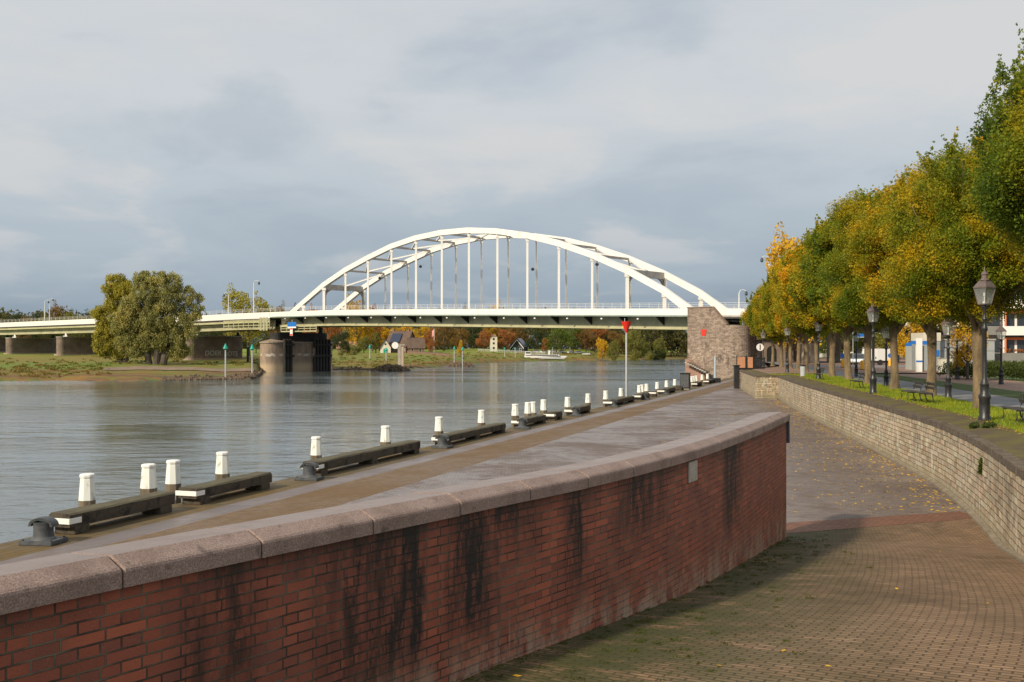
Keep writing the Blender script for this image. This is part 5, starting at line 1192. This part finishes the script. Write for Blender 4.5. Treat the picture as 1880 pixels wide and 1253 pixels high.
for i, (x, y, lab) in enumerate(Lp_):
    lab = 'tall black lantern lamp, '+lab; z = ZL if y > 30 else -2.04
    if l0 is None: l0 = lantern_lamp(lab, (x, y, z))
    else: dup(l0, (x, y, z), rnd.uniform(.1, .7), lab)
l1 = None
for i, (px, Y, lab) in enumerate([(1741, 43, 'between the second and third lime trunk beside the cycle path'), (1627, 56.5, 'left of the fourth lime trunk beside the cycle path'), (1838, 60.5, 'on the pavement in front of the balconies'), (1757, 70, 'beside the small yellow tree in front of the grey building'), (1572, 78, 'farthest of the short ones beside the cycle path')]):
    lab = 'short black lantern lamp, '+lab
    if l1 is None: l1 = lantern_lamp(lab, (sx_(px, Y), Y, ZL), False)
    else: dup(l1, (sx_(px, Y), Y, ZL), rnd.uniform(.1, .7), lab)

# ================================================================ benches
def bench(label, loc, rz):
    t = thing('park_bench', label, 'bench', loc, rz, 'slatted park benches on the lawn')
    Mw = worn('dark bench slats', (.035, .035, .032), (.08, .075, .065), 5, .6)
    m_ = MB()
    for q in range(4): m_.box(.05+.115*q-.0, .15+.115*q, -.8, .8, .40+.01*q*0, .43)
    m_.build('seat', Mw, t, bevel=.006)
    m_ = MB()
    for q in range(2): m_.beam((.53+.05*q, -.8, .60+.14*q), (.53+.05*q, .8, .60+.14*q), .03, .11, up=(-.3, 0, 1))
    m_.build('backrest', Mw, t, bevel=.005)
    for y in (-.62, .62):
        MB().tube([(.0, y, 0), (.07, y, .2), (.05, y, .39), (.5, y, .39), (.54, y, .55), (.60, y, .82)], .022, 6).tube([(.48, y, .39), (.52, y, .18), (.62, y, 0)], .022, 6).build('leg', M_black, t)
    return t
b1 = None
for i, (px, py, lab) in enumerate([(1850, 778, 'nearest one, at the right edge of the photo'), (1886, 784, 'cut off by the right edge of the photo'), (1658, 738, 'left one of the close pair between two lamp posts'), (1680, 741, 'right one of the close pair between two lamp posts'), (1562, 714, 'standing alone before the fifth lime trunk'), (1494, 698, 'farthest one at the foot of the third lantern lamp')]):
    x, y, z = ground_pt(px, py, -2.045); rz = R(-10.5)
    if b1 is None: b1 = bench('black slatted park bench, '+lab, (x, y, z), rz)
    else: dup(b1, (x, y, z), rz, 'black slatted park bench, '+lab)
# litter bin
x, y, z = ground_pt(1474, 693, -2.05); t = thing('litter_bin', 'grey cylindrical litter bin on the lawn left of the third lantern lamp', 'bin', (x, y, z))
t.scale = (.62, .62, .85); MB().lathe([(.30, .1), (.34, .95)], 14).build('drum', M_galv, t, smooth=True); MB().lathe([(.35, .95), (.36, 1.02), (.25, 1.08)], 14).build('rim', M_black, t); MB().lathe([(.06, 0), (.06, .12)], 8).build('foot', M_black, t)

# gate post, panels and dark fence at the head of the quay steps
t = thing('gate_post', 'dark green square gate post against the end of the stone wall', 'post', (22.55, 102.4, -4))
MB().box(-.33, .15, -.3, .3, 0, 2.35).build('post', M_black, t, bevel=.02); MB().box(-.38, .2, -.35, .35, 2.35, 2.45).build('cap', M_black, t)
t = thing('display_stand', 'pair of orange faced panels on a dark stand above the end of the stone wall', 'panel stand', (sx_(1371, 106), 106, -2.1))
MB().box(-.95, -.18, -.04, .04, .2, 1.3).build('panel', worn('orange tan board', (.55, .26, .14), (.45, .22, .12), 1, .7), t); MB().box(.12, .62, -.04, .04, .2, 1.3).build('panel', M_cream, t).active_material = MATS['orange tan board']
MB().box(-1.05, .8, .04, .12, 0, .2).box(-1.05, -.97, .03, .11, 0, 1.4).box(-.12, .06, .03, .11, 0, 1.4).box(.66, .78, .03, .11, 0, 1.4).build('stand', M_black, t)
t = thing('dark_fence', 'dark vertical bar fence between the orange panels and the lamp group', 'fence', (sx_(1382, 106), 106, -2.1))
m_ = MB()
for q in range(11): m_.box(.12*q, .12*q+.07, -.03, .03, 0, 1.35)
m_.build('bars', M_black, t); MB().box(-.03, 1.35, .035, .075, .2, .28).box(-.03, 1.35, .035, .075, 1.1, 1.18).build('rails', M_black, t)
t = thing('round_sign', 'white round traffic sign on a dark pole in the lamp group', 'sign', (sx_(1395, 112), 112, -2.06))
MB().lathe([(.05, 0), (.05, 2.6)], 8).build('pole', M_black, t); MB().lathe([(.40, -.03), (.40, .03)], 20).build('disc', M_plank, t).matrix_local = Matrix.Translation((0, -.1, 2.3)) @ Matrix.Rotation(R(90), 4, 'X'); MB().box(-.06, .06, -.15, -.135, 2.0, 2.6).build('bar', M_iron, t)

# ================================================================ street side buildings and furniture
ap = thing('apartment_block', 'white apartment block with stacked balconies and orange awnings at the right edge', 'building', (sx_(1812, 107), 107, ZL), R(-12))
MB().box(0, 1.6, .8, 12, 0, 16).build('grey_wing_wall', worn('grey wing render', (.30, .29, .27), (.24, .23, .21), .3, .85), ap)
MB().box(1.6, 26, 1.5, 12, 0, 16).build('wall', M_cream, ap)
MB().box(-.4, 26, 0, 1.45, .0, .35).build('dark_plinth', M_black, ap)
for fl in range(5):
    z = .9+fl*2.78
    MB().box(1.5, 26, 0, .12, z-.15 if fl else .35, z+.80).build('balcony_parapet', M_white if fl else worn('grey parapet', (.22, .22, .20), (.17, .17, .16), .3, .8), ap)
    MB().box(1.5, 26, .12, 1.5, z-.15, z+.0).build('balcony_slab', M_conc, ap)
    MB().box(-.2, 1.5, .1, .22, z-.1, z+.75).build('side_balcony', MATS['grey parapet'] if fl else M_black, ap)
    MB().box(.1, 1.4, .7, .85, z+.9, z+2.2).build('side_window', M_glassd, ap)
    for q in range(6):
        x = 2.0+q*3.9
        w = MB().box(x, x+3.3, 1.36, 1.48, z+.1, z+2.35).build('window', M_white, ap)
        MB().box(x+.15, x+1.0, 1.33, 1.352, z+.2, z+2.2).box(x+1.25, x+2.1, 1.33, 1.352, z+.2, z+2.2).box(x+2.3, x+3.15, 1.33, 1.352, z+.9, z+2.2).build('pane', M_glassd, w)
        if fl < 3 or q % 2: MB().box(x-.1, x+3.4, .75, 1.33, z+2.16, z+2.42).box(x-.3, x-.05, .3, .6, z+.82, z+2.3).box(x+3.2, x+3.4, .3, .5, z+.82, z+2.3).build('awning', M_orange, ap)
        MB().box(x+1.6, x+2.5, -.06, -.002, z+.05, z+.7).build('balcony_panel', M_cream, ap)
    for q in range(7): MB().box(1.6+q*3.9, 1.75+q*3.9, .2, .35, z+.8, z+2.65).build('balcony_post', M_white, ap)
r2 = np.random.default_rng(2); cl = [(1.7+r2.random()*22, -.05, 1.85+r2.random()*.2, .16) for _ in range(160)]
me = leaf_mesh('flower_boxes', cl, 20, .06, 3); me.materials.append(L_rust); o = bpy.data.objects.new('flower_boxes', me); COL.objects.link(o); o.parent = ap; o['kind'] = 'stuff'
# hedge
def hedge(label, a, b_, w, h, seed):
    r2 = np.random.default_rng(seed); a = np.array(a); b_ = np.array(b_); L = np.linalg.norm(b_-a); n = int(L*w*26); cl = []
    d = (b_-a)/L; nn_ = np.array([d[1], -d[0]])
    for _ in range(n): p = a+d*r2.random()*L+nn_*(r2.random()-.5)*w; cl.append((p[0], p[1], h*(.25+.75*r2.random()), .22))
    me = leaf_mesh('hedge', cl, 26, .07, seed); me.materials.append(L_hedge); o = bpy.data.objects.new('hedge', me); COL.objects.link(o); o.location = (0, 0, ZL)
    m_ = MB(); 
    return tag(o, label, 'hedge')
hedge('clipped green hedge in front of the grey building and the balconies', (sx_(1737, 74), 74), (sx_(1960, 66), 66), 2.2, 1.05, 1)
hedge('low hedge strip at the foot of the apartment block', (sx_(1790, 96), 96), (sx_(1960, 92), 92), 2.0, .9, 2)
# grey panelled building below the viaduct
t = thing('grey_pavilion', 'low pale grey panelled building below the street viaduct', 'building', (sx_(1716, 101), 101, ZL), R(-8))
MB().box(0, 5.6, 0, 6, 0, 2.95).build('wall', M_panel, t); MB().box(-.1, 5.7, -.1, 6.1, 2.95, 3.1).build('roof', M_conc, t)
MB().box(-1.6, 0, .1, 5, 0, 2.4).build('annex', worn('pale annex', (.50, .53, .50), (.42, .45, .42), .6, .7), t)
m_ = MB()
for z in (1.0, 1.9): m_.box(0, 5.6, -.012, -.002, z, z+.03)
for x in (1.1, 2.2, 3.3, 4.4): m_.box(x, x+.03, -.014, -.004, 0, 2.95)
m_.build('panel_joints', M_iron, t)
for i, (x, w, h, m, lab) in enumerate([(sx_(1727, 90), 1.1, 1.2, 'cream left one'), (sx_(1752, 88), 1.5, .95, 'wider pale right one')] and [(sx_(1735, 90), .95, 1.25, M_cream, 'taller left one'), (sx_(1760, 88), 1.3, 1.0, M_plank, 'lower wider right one')]):
    t = thing('utility_box', 'cream utility cabinet in front of the grey pavilion, '+lab, 'utility box', (x, 90-2*i, ZL)); MB().box(-w/2, w/2, -.3, .3, 0, h).build('cabinet', m, t, bevel=.02); MB().box(-w/2-.04, w/2+.04, -.34, .34, h, h+.06).build('lid', M_conc, t); MB().box(-.01, .01, -.31, -.302, .1, h-.1).build('door_gap', M_iron, t)
# info pylon
t = thing('info_pylon', 'white information pylon with blue wings in front of the grey block', 'pylon sign', (sx_(1687, 94), 94, ZL))
MB().box(-.28, .28, -.1, .1, 0, 3.1).build('pylon', M_plank, t); MB().box(-.285, .285, -.115, -.102, .9, 1.05).build('blue_band', M_blue, t)
MB().box(-.75, -.29, -.05, .05, 2.55, 2.85).box(.29, .85, -.05, .05, 2.5, 2.85).build('blue_wing', M_blue, t); MB().box(.32, .45, -.08, .08, 0, 2.4).build('dark_post', M_iron, t)
t = thing('grey_block', 'narrow grey concrete block wall beside the white pylon', 'building', (sx_(1696, 100), 100, ZL)); MB().box(0, 1.6, 0, 3, 0, 2.9).build('wall', M_panel, t); MB().box(-.05, 1.65, -.05, 3.05, 2.9, 3.7).build('top_block', M_cream, t); MB().box(1.25, 1.5, -.06, -.005, 1.4, 2.0).build('blue_notice', M_blue, t)
# traffic signs
def post_sign(name, label, px, Y, ybase_h, parts):
    t = thing(name, label, 'sign', (sx_(px, Y), Y, ZL)); MB().lathe([(.04, 0), (.04, ybase_h)], 8).build('pole', M_galv, t)
    for nm, kind, cx, cz, w, h, m in parts:
        if kind == 'box': MB().box(cx-w/2, cx+w/2, -.07, -.045, cz-h/2, cz+h/2).build(nm, m, t)
        else:
            o = MB().lathe([(w, -.012), (w, .012)], 20 if kind == 'disc' else 4).build(nm, m, t); o.matrix_local = Matrix.Translation((cx, -.06, cz)) @ Matrix.Rotation(R(90), 4, 'X')
post_sign('direction_sign', 'blue direction sign arm on a pole between the lime trunks', 1566, 122, 4.6, [('blade', 'box', 1.0, 3.75, 1.5, .38, M_blue), ('white_edge', 'box', 1.0, 3.52, 1.5, .05, M_plank)])
post_sign('round_blue_sign', 'round blue traffic sign above a yellow diamond sign beside the road', 1668, 108, 2.7, [('disc', 'disc', 0, 2.45, .36, 0, M_blue), ('diamond', 'diamond', 0, 1.85, .36, 0, MATS['yellow board'])])
post_sign('banner_sign', 'tall white banner sign fixed beside the fifth lime trunk', 1597, 66, 3.6, [('banner', 'box', 0, 2.75, .16, 1.15, M_plank)])
for i, (px, Y, lab) in enumerate([(1547, 118, 'left, topped by a blue disc'), (1583, 104, 'middle, in front of the silver car'), (1634, 122, 'right, behind the cycle path')]):
    t = thing('traffic_pillar', 'yellow traffic island bollard, '+lab, 'bollard', (sx_(px, Y), Y, ZL), 0, 'yellow traffic island bollards'); h = .95
    MB().lathe([(.20, 0), (.19, h-.1), (.13, h)], 12).build('body', M_yel, t, smooth=True)
    if i != 1: MB().lathe([(.03, h), (.03, h+.15)], 6).build('stem', M_galv, t); MB().lathe([(.26, -.02), (.26, .02)], 16).build('disc', M_blue, t).matrix_local = Matrix.Translation((0, 0, h+.38)) @ Matrix.Rotation(R(90), 4, 'X')
    MB().lathe([(.24, 0), (.24, .06)], 12).build('foot', M_black, t)
# vehicles
def car(label, px, Y, rz, m, L=4.2, Wd=1.75, H=1.45, name='parked_car', zb=ZL, group=None):
    t = thing(name, label, 'car', (sx_(px, Y), Y, zb), rz, group); w = Wd/2
    bod = [(-L/2, .45), (-L/2+.05, .75), (-L/2+.9, .88), (L/2-.25, .92), (L/2, .7), (L/2, .35), (-L/2+.1, .3)]
    vs = [(x, y*w, z) for y in (-1, 1) for x, z in bod]; n = len(bod); MB().add(vs, [tuple(range(n)), tuple(reversed(range(n, 2*n)))]+[(i, (i+1) % n, n+(i+1) % n, n+i) for i in range(n)]).build('body', m, t, bevel=.05, smooth=True)
    cab = [(-L/2+.95, .87), (-L/2+1.6, H-.05), (-L/2+2.0, H), (L/2-.9, H), (L/2-.3, .9)]; n = len(cab)
    MB().add([(x, y*w*(.94 if z < 1 else .80), z) for y in (-1, 1) for x, z in cab], [tuple(range(n)), tuple(reversed(range(n, 2*n)))]+[(i, (i+1) % n, n+(i+1) % n, n+i) for i in range(n)]).build('cabin', M_glassd, t, bevel=.03)
    MB().box(-L/2+1.75, L/2-1.0, -w*.78, w*.78, H-.02, H+.03).build('roof', m, t, bevel=.01)
    for x in (-L/2+.8, L/2-.8):
        for y in (-1, 1):
            wh = MB().lathe([(.31, -.1), (.33, 0), (.31, .1)], 16).build('wheel', M_tyre, t); wh.matrix_local = Matrix.Translation((x, y*(w-.08), .32)) @ Matrix.Rotation(R(90), 4, 'X'); MB().lathe([(.18, -.115), (.18, .115)], 10).build('rim', M_galv, wh)
    for y in (-1, 1): MB().box(-L/2-.02, -L/2+.08, y*w*.75-.15, y*w*.75+.15, .55, .68).build('headlight', M_plank, t)
    return t
M_silver = mat('silver car paint', (.42, .48, .52), .3, .4); M_whitec = mat('white car paint', (.75, .75, .73), .35); M_navy = mat('dark car paint', (.02, .03, .05), .3)
car('silver blue hatchback waiting on the street between two lime trunks', 1577, 138, R(62), M_silver)
car('dark car partly behind a lime trunk left of the silver hatchback', 1560, 146, R(60), M_navy)
t = thing('box_truck', 'small white box truck with a dark cab on the street', 'truck', (sx_(1616, 136), 136, ZL), R(8))
MB().box(-1.0, .95, -1, 3.0, .55, 2.15).build('cargo_box', M_whitec, t, bevel=.04); MB().box(.98, 2.3, -.9, .9, .4, 1.9).build('cab', M_navy, t, bevel=.12); MB().box(2.28, 2.33, -.75, .75, 1.1, 1.7).build('windscreen', M_glassd, t)
MB().box(-1.02, 2.2, -.95, .95, .35, .55).build('chassis', M_black, t)
for x in (-.5, 1.6): MB().lathe([(.36, -.12), (.36, .12)], 14).build('wheel', M_tyre, t).matrix_local = Matrix.Translation((x, -.9, .36)) @ Matrix.Rotation(R(90), 4, 'X')
MB().box(-1.03, -1.005, -.9, -.6, .8, 1.1).build('tail_light', M_green, t)
# houses behind the street
for i, (px, Y, w, h, m, lab) in enumerate([(1610, 255, 26, 12, M_cream, 'pale house front seen between the lime trunks beyond the truck'), (1690, 265, 24, 13, M_plank, 'white house front seen above the street viaduct'), (1760, 240, 22, 14, M_cream, 'cream house front seen above the viaduct near the apartment block')]):
    t = thing('street_house', lab, 'house', (sx_(px, Y), Y, ZL), R(-6))
    MB().box(-w/2, w/2, 0, 10, 0, h).build('wall', m, t); MB().add([(-w/2-.3, -.3, h), (w/2+.3, -.3, h), (w/2+.3, 10.3, h), (-w/2-.3, 10.3, h), (-w/2-.3, 5, h+4), (w/2+.3, 5, h+4)], [(0, 1, 5, 4), (2, 3, 4, 5), (0, 4, 3), (1, 2, 5), (0, 3, 2, 1)]).build('roof', worn('dark roof tiles', (.09, .06, .05), (.06, .045, .04), .5, .8), t)
    for a in range(int(w/3)-1):
        for f in range(int(h/3)): x = -w/2+2+a*3; MB().box(x, x+1.3, -.03, .02, 1+f*3, 2.6+f*3).build('window', M_glassd, t)

# ================================================================ far bank houses, boat, cars, flag
M_rtile = worn('brown roof tiles', (.13, .085, .06), (.09, .06, .045), .6, .8); M_dslate = mat('dark slate blue panels', (.03, .04, .075), .25); M_brk = worn('brown house brick', (.24, .15, .11), (.17, .11, .08), .8, .85)
def house(label, px, Y, w, d, hw, hr, rz, mw, mr, zb=None, gable_front=False, extra=None):
    x = sx_(px, Y); z = zbank(x, Y) if zb is None else zb; t = thing('riverside_house', label, 'house', (x, Y, z-.2), rz)
    if gable_front: wp = [(-w/2, 0), (w/2, 0), (w/2, hw), (0, hr), (-w/2, hw)]; vs = [(a, y, b_) for y in (-d/2, d/2) for a, b_ in wp]
    else: wp = [(-d/2, 0), (d/2, 0), (d/2, hw), (0, hr), (-d/2, hw)]; vs = [(y, a, b_) for y in (-w/2, w/2) for a, b_ in wp]
    MB().add(vs, [(0, 1, 2, 3, 4), (9, 8, 7, 6, 5)]+[(i, (i+1) % 5, 5+(i+1) % 5, 5+i) for i in range(5)]).build('wall', mw, t)
    m_ = MB(); o_ = .5
    if gable_front:
        for sg in (-1, 1): m_.add([(sg*(w/2+o_), -d/2-o_, hw-o_*(hr-hw)/(w/2)+.12), (0, -d/2-o_, hr+.15), (0, d/2+o_, hr+.15), (sg*(w/2+o_), d/2+o_, hw-o_*(hr-hw)/(w/2)+.12)], [(0, 1, 2, 3)])
    else:
        for sg in (-1, 1): m_.add([(-w/2-o_, sg*(d/2+o_), hw-o_*(hr-hw)/(d/2)+.12), (-w/2-o_, 0, hr+.15), (w/2+o_, 0, hr+.15), (w/2+o_, sg*(d/2+o_), hw-o_*(hr-hw)/(d/2)+.12)], [(0, 1, 2, 3)])
    rf = m_.build('roof', mr, t); sm = rf.modifiers.new('thick', 'SOLIDIFY'); sm.thickness = .22
    n = max(1, int(w/2.6)); yf = -d/2
    for q in range(n): xx = -w/2+w*(q+.5)/n; f = MB().box(xx-.55, xx+.55, yf-.06, yf+.02, .9, 2.3).build('window', M_plank, t); MB().box(xx-.45, xx+.45, yf-.08, yf-.062, 1.0, 2.2).build('pane', M_glassd, f)
    return t
house('long low house with pinkish thatched roof beside the river pier', 640, 470, 9.5, 8, 2.2, 5.0, R(4), M_brk, worn('pinkish thatch', (.42, .24, .16), (.32, .19, .13), .6, .9))
t = house('small cream gabled house left of the brown brick house', 708, 455, 4.6, 7, 2.8, 6.4, R(6), M_cream, M_dslate, gable_front=True)
MB().box(-.9, .9, -3.62, -3.5, 0, 1.9).build('green_door', M_green, t); MB().lathe([(.45, -.05), (.45, .05)], 10).build('round_window', M_glassd, t).matrix_local = Matrix.Translation((0, -3.52, 4.0)) @ Matrix.Rotation(R(90), 4, 'X')
t = house('large brown brick house with dark solar panels on a steep roof', 737, 462, 11, 9, 3.4, 10.0, R(-28), M_brk, M_rtile)
MB().add([(-3.6, -3.9, 4.6), (1.6, -3.9, 4.6), (1.6, -1.2, 8.6), (-3.6, -1.2, 8.6)], [(0, 1, 2, 3)]).build('solar_panels', M_dslate, t).location = (0, -.35, .35)
MB().box(-4.6, -3.8, -.4, .4, 8.8, 11.0).box(3.6, 4.4, -.4, .4, 8.8, 10.8).build('chimney', M_brk, t)
house('brown side house with white porch joined right of the large brick house', 763, 458, 7, 7, 2.8, 7.0, R(10), M_brk, M_rtile)
t = thing('cream_tower', 'narrow cream building between the two rust trees', 'building', (sx_(906, 530), 530, zbank(sx_(906, 530), 530)), R(5))
MB().box(-1.8, 1.8, -2, 2, 0, 7.5).build('wall', M_cream, t); MB().add([(-2, -2.2, 7.5), (2, -2.2, 7.5), (2, 2.2, 7.5), (-2, 2.2, 7.5), (0, 0, 9)], [(0, 1, 4), (1, 2, 4), (2, 3, 4), (3, 0, 4)]).build('roof', M_brk, t)
for z in (1.2, 3.6, 5.8): MB().box(-.5, .5, -2.05, -1.98, z, z+1.1).build('window', M_glassd, t)
M_blkw = worn('black tarred boards', (.02, .025, .03), (.04, .045, .05), .8, .8)
t = house('black boarded barn with white gable trim right of the rust trees', 953, 540, 7.4, 9, 3.2, 7.2, R(-14), M_blkw, M_dslate, gable_front=True)
MB().beam((-3.7, -5.06, 2.1), (0, -5.06, 6.75), .1, .3).beam((3.7, -5.06, 2.1), (0, -5.06, 6.75), .1, .3).build('gable_trim', M_plank, t)
# flagpole
x, y, z = onbank(797, 440); t = thing('flagpole', 'white flagpole with a drooping pinkish flag in front of the houses', 'flagpole', (x, y, z)); h = (642-604)*440/F-z
MB().lathe([(.14, 0), (.07, h)], 8).build('pole', M_plank, t); MB().add([(0, 0, h-.3), (-.9, .2, h-.9), (-1.0, -.1, h-3.6), (0, 0, h-3.0)], [(0, 1, 2, 3)]).build('flag', mat('faded flag', (.65, .3, .25), .8), t)
sm = t.children[-1].modifiers.new('thick', 'SOLIDIFY'); sm.thickness = .03
# fences on the far bank
m_ = thing('white_railing', 'long white railing on the dyke left of the moored boat', 'railing')
a, b_ = Vector(onbank(878, 505)), Vector(onbank(1000, 530)); mm = MB()
for q in range(40): p = a.lerp(b_, q/39); mm.beam(p, p+Vector((0, 0, 1.1)), .12, .12)
mm.build('posts', M_plank, m_); MB().beam(a+Vector((0, 0, 1.1)), b_+Vector((0, 0, 1.1)), .12, .25).beam(a+Vector((0, 0, .6)), b_+Vector((0, 0, .6)), .1, .12).build('rails', M_plank, m_)
m_ = thing('brick_dyke_wall', 'low reddish brown wall along the dyke below the houses', 'wall'); a, b_ = Vector(onbank(748, 440)), Vector(onbank(826, 432)); MB().beam(a+Vector((0, 0, .6)), b_+Vector((0, 0, .4)), .4, 1.3).build('wall_body', M_brk, m_); MB().beam(a+Vector((0, 0, 1.3)), b_+Vector((0, 0, 1.1)), .55, .12).build('wall_cap', M_rtile, m_)
# moored boat
Yb = 497; t = thing('moored_boat', 'long white passenger boat moored at the far bank', 'boat', (sx_(1001, Yb), Yb, -16.6*Yb/F), R(2))
L = 10.2; hull = [(-L, .2), (-L+.6, -.2), (L-1, -.2), (L+.6, 1.3), (-L, 1.2)]
MB().add([(x*1., y*(1.9 if x < L-1.5 else .5), z) for y in (-1, 1) for x, z in hull], [(0, 1, 2, 3, 4), (9, 8, 7, 6, 5)]+[(i, (i+1) % 5, 5+(i+1) % 5, 5+i) for i in range(5)]).build('hull', M_whitec, t).location = (0, 0, 0)
MB().box(-L, L-.3, -1.95, -1.91, 0.1, .3).build('waterline_stripe', M_navy, t)
MB().box(-L+.3, L-3.5, -1.5, 1.5, 1.2, 1.9).build('cabin', M_whitec, t); MB().box(-L+.6, L-4, -1.53, -1.51, 1.35, 1.75).build('cabin_windows', M_glassd, t)
MB().box(-L+.3, -L+3.2, -1.4, 1.4, 1.9, 3.4).build('wheelhouse', M_whitec, t); MB().box(-L+.6, -L+3.0, -1.43, -1.41, 2.4, 3.1).build('wheelhouse_windows', M_glassd, t)
m_ = MB()
for q in range(12): x = -5+q*1.15; m_.box(x, x+.06, -1.45, -1.39, 1.9, 2.75)
m_.box(-5, 7.7, -1.46, -1.38, 2.72, 2.80).build('deck_rail', M_plank, t); MB().box(1.5, 2.3, -.5, .5, 1.9, 3.9).build('funnel', M_whitec, t); MB().lathe([(.06, 1.9), (.04, 5.5)], 6, c=(3.5, 0)).build('mast', M_plank, t)
c0 = None
r_ = random.Random(5)
cl_ = ['leftmost of the parked row', 'second of the parked row', 'third of the parked row', 'fourth of the parked row', 'fifth of the parked row', 'sixth of the parked row', 'rightmost of the parked row']
for i, px in enumerate((984, 998, 1014, 1030, 1046, 1061, 1076)):
    Y = 545+r_.uniform(-4, 6); x, y, z = onbank(px, Y); lab = ['white', 'pale', 'white', 'white', 'white', 'pale', 'white'][i]+' car on the far bank, '+cl_[i]
    if c0 is None: c0 = car(lab, px, Y, R(30), M_whitec, zb=z, group='cars parked on the far bank')
    else: dup(c0, (x, y, z), R(r_.uniform(-40, 60)), lab)

for o in bpy.data.objects:
    if o.type == 'MESH' and o.name.split('.')[0] in ('crown',): pass
print('objects', len(bpy.data.objects))
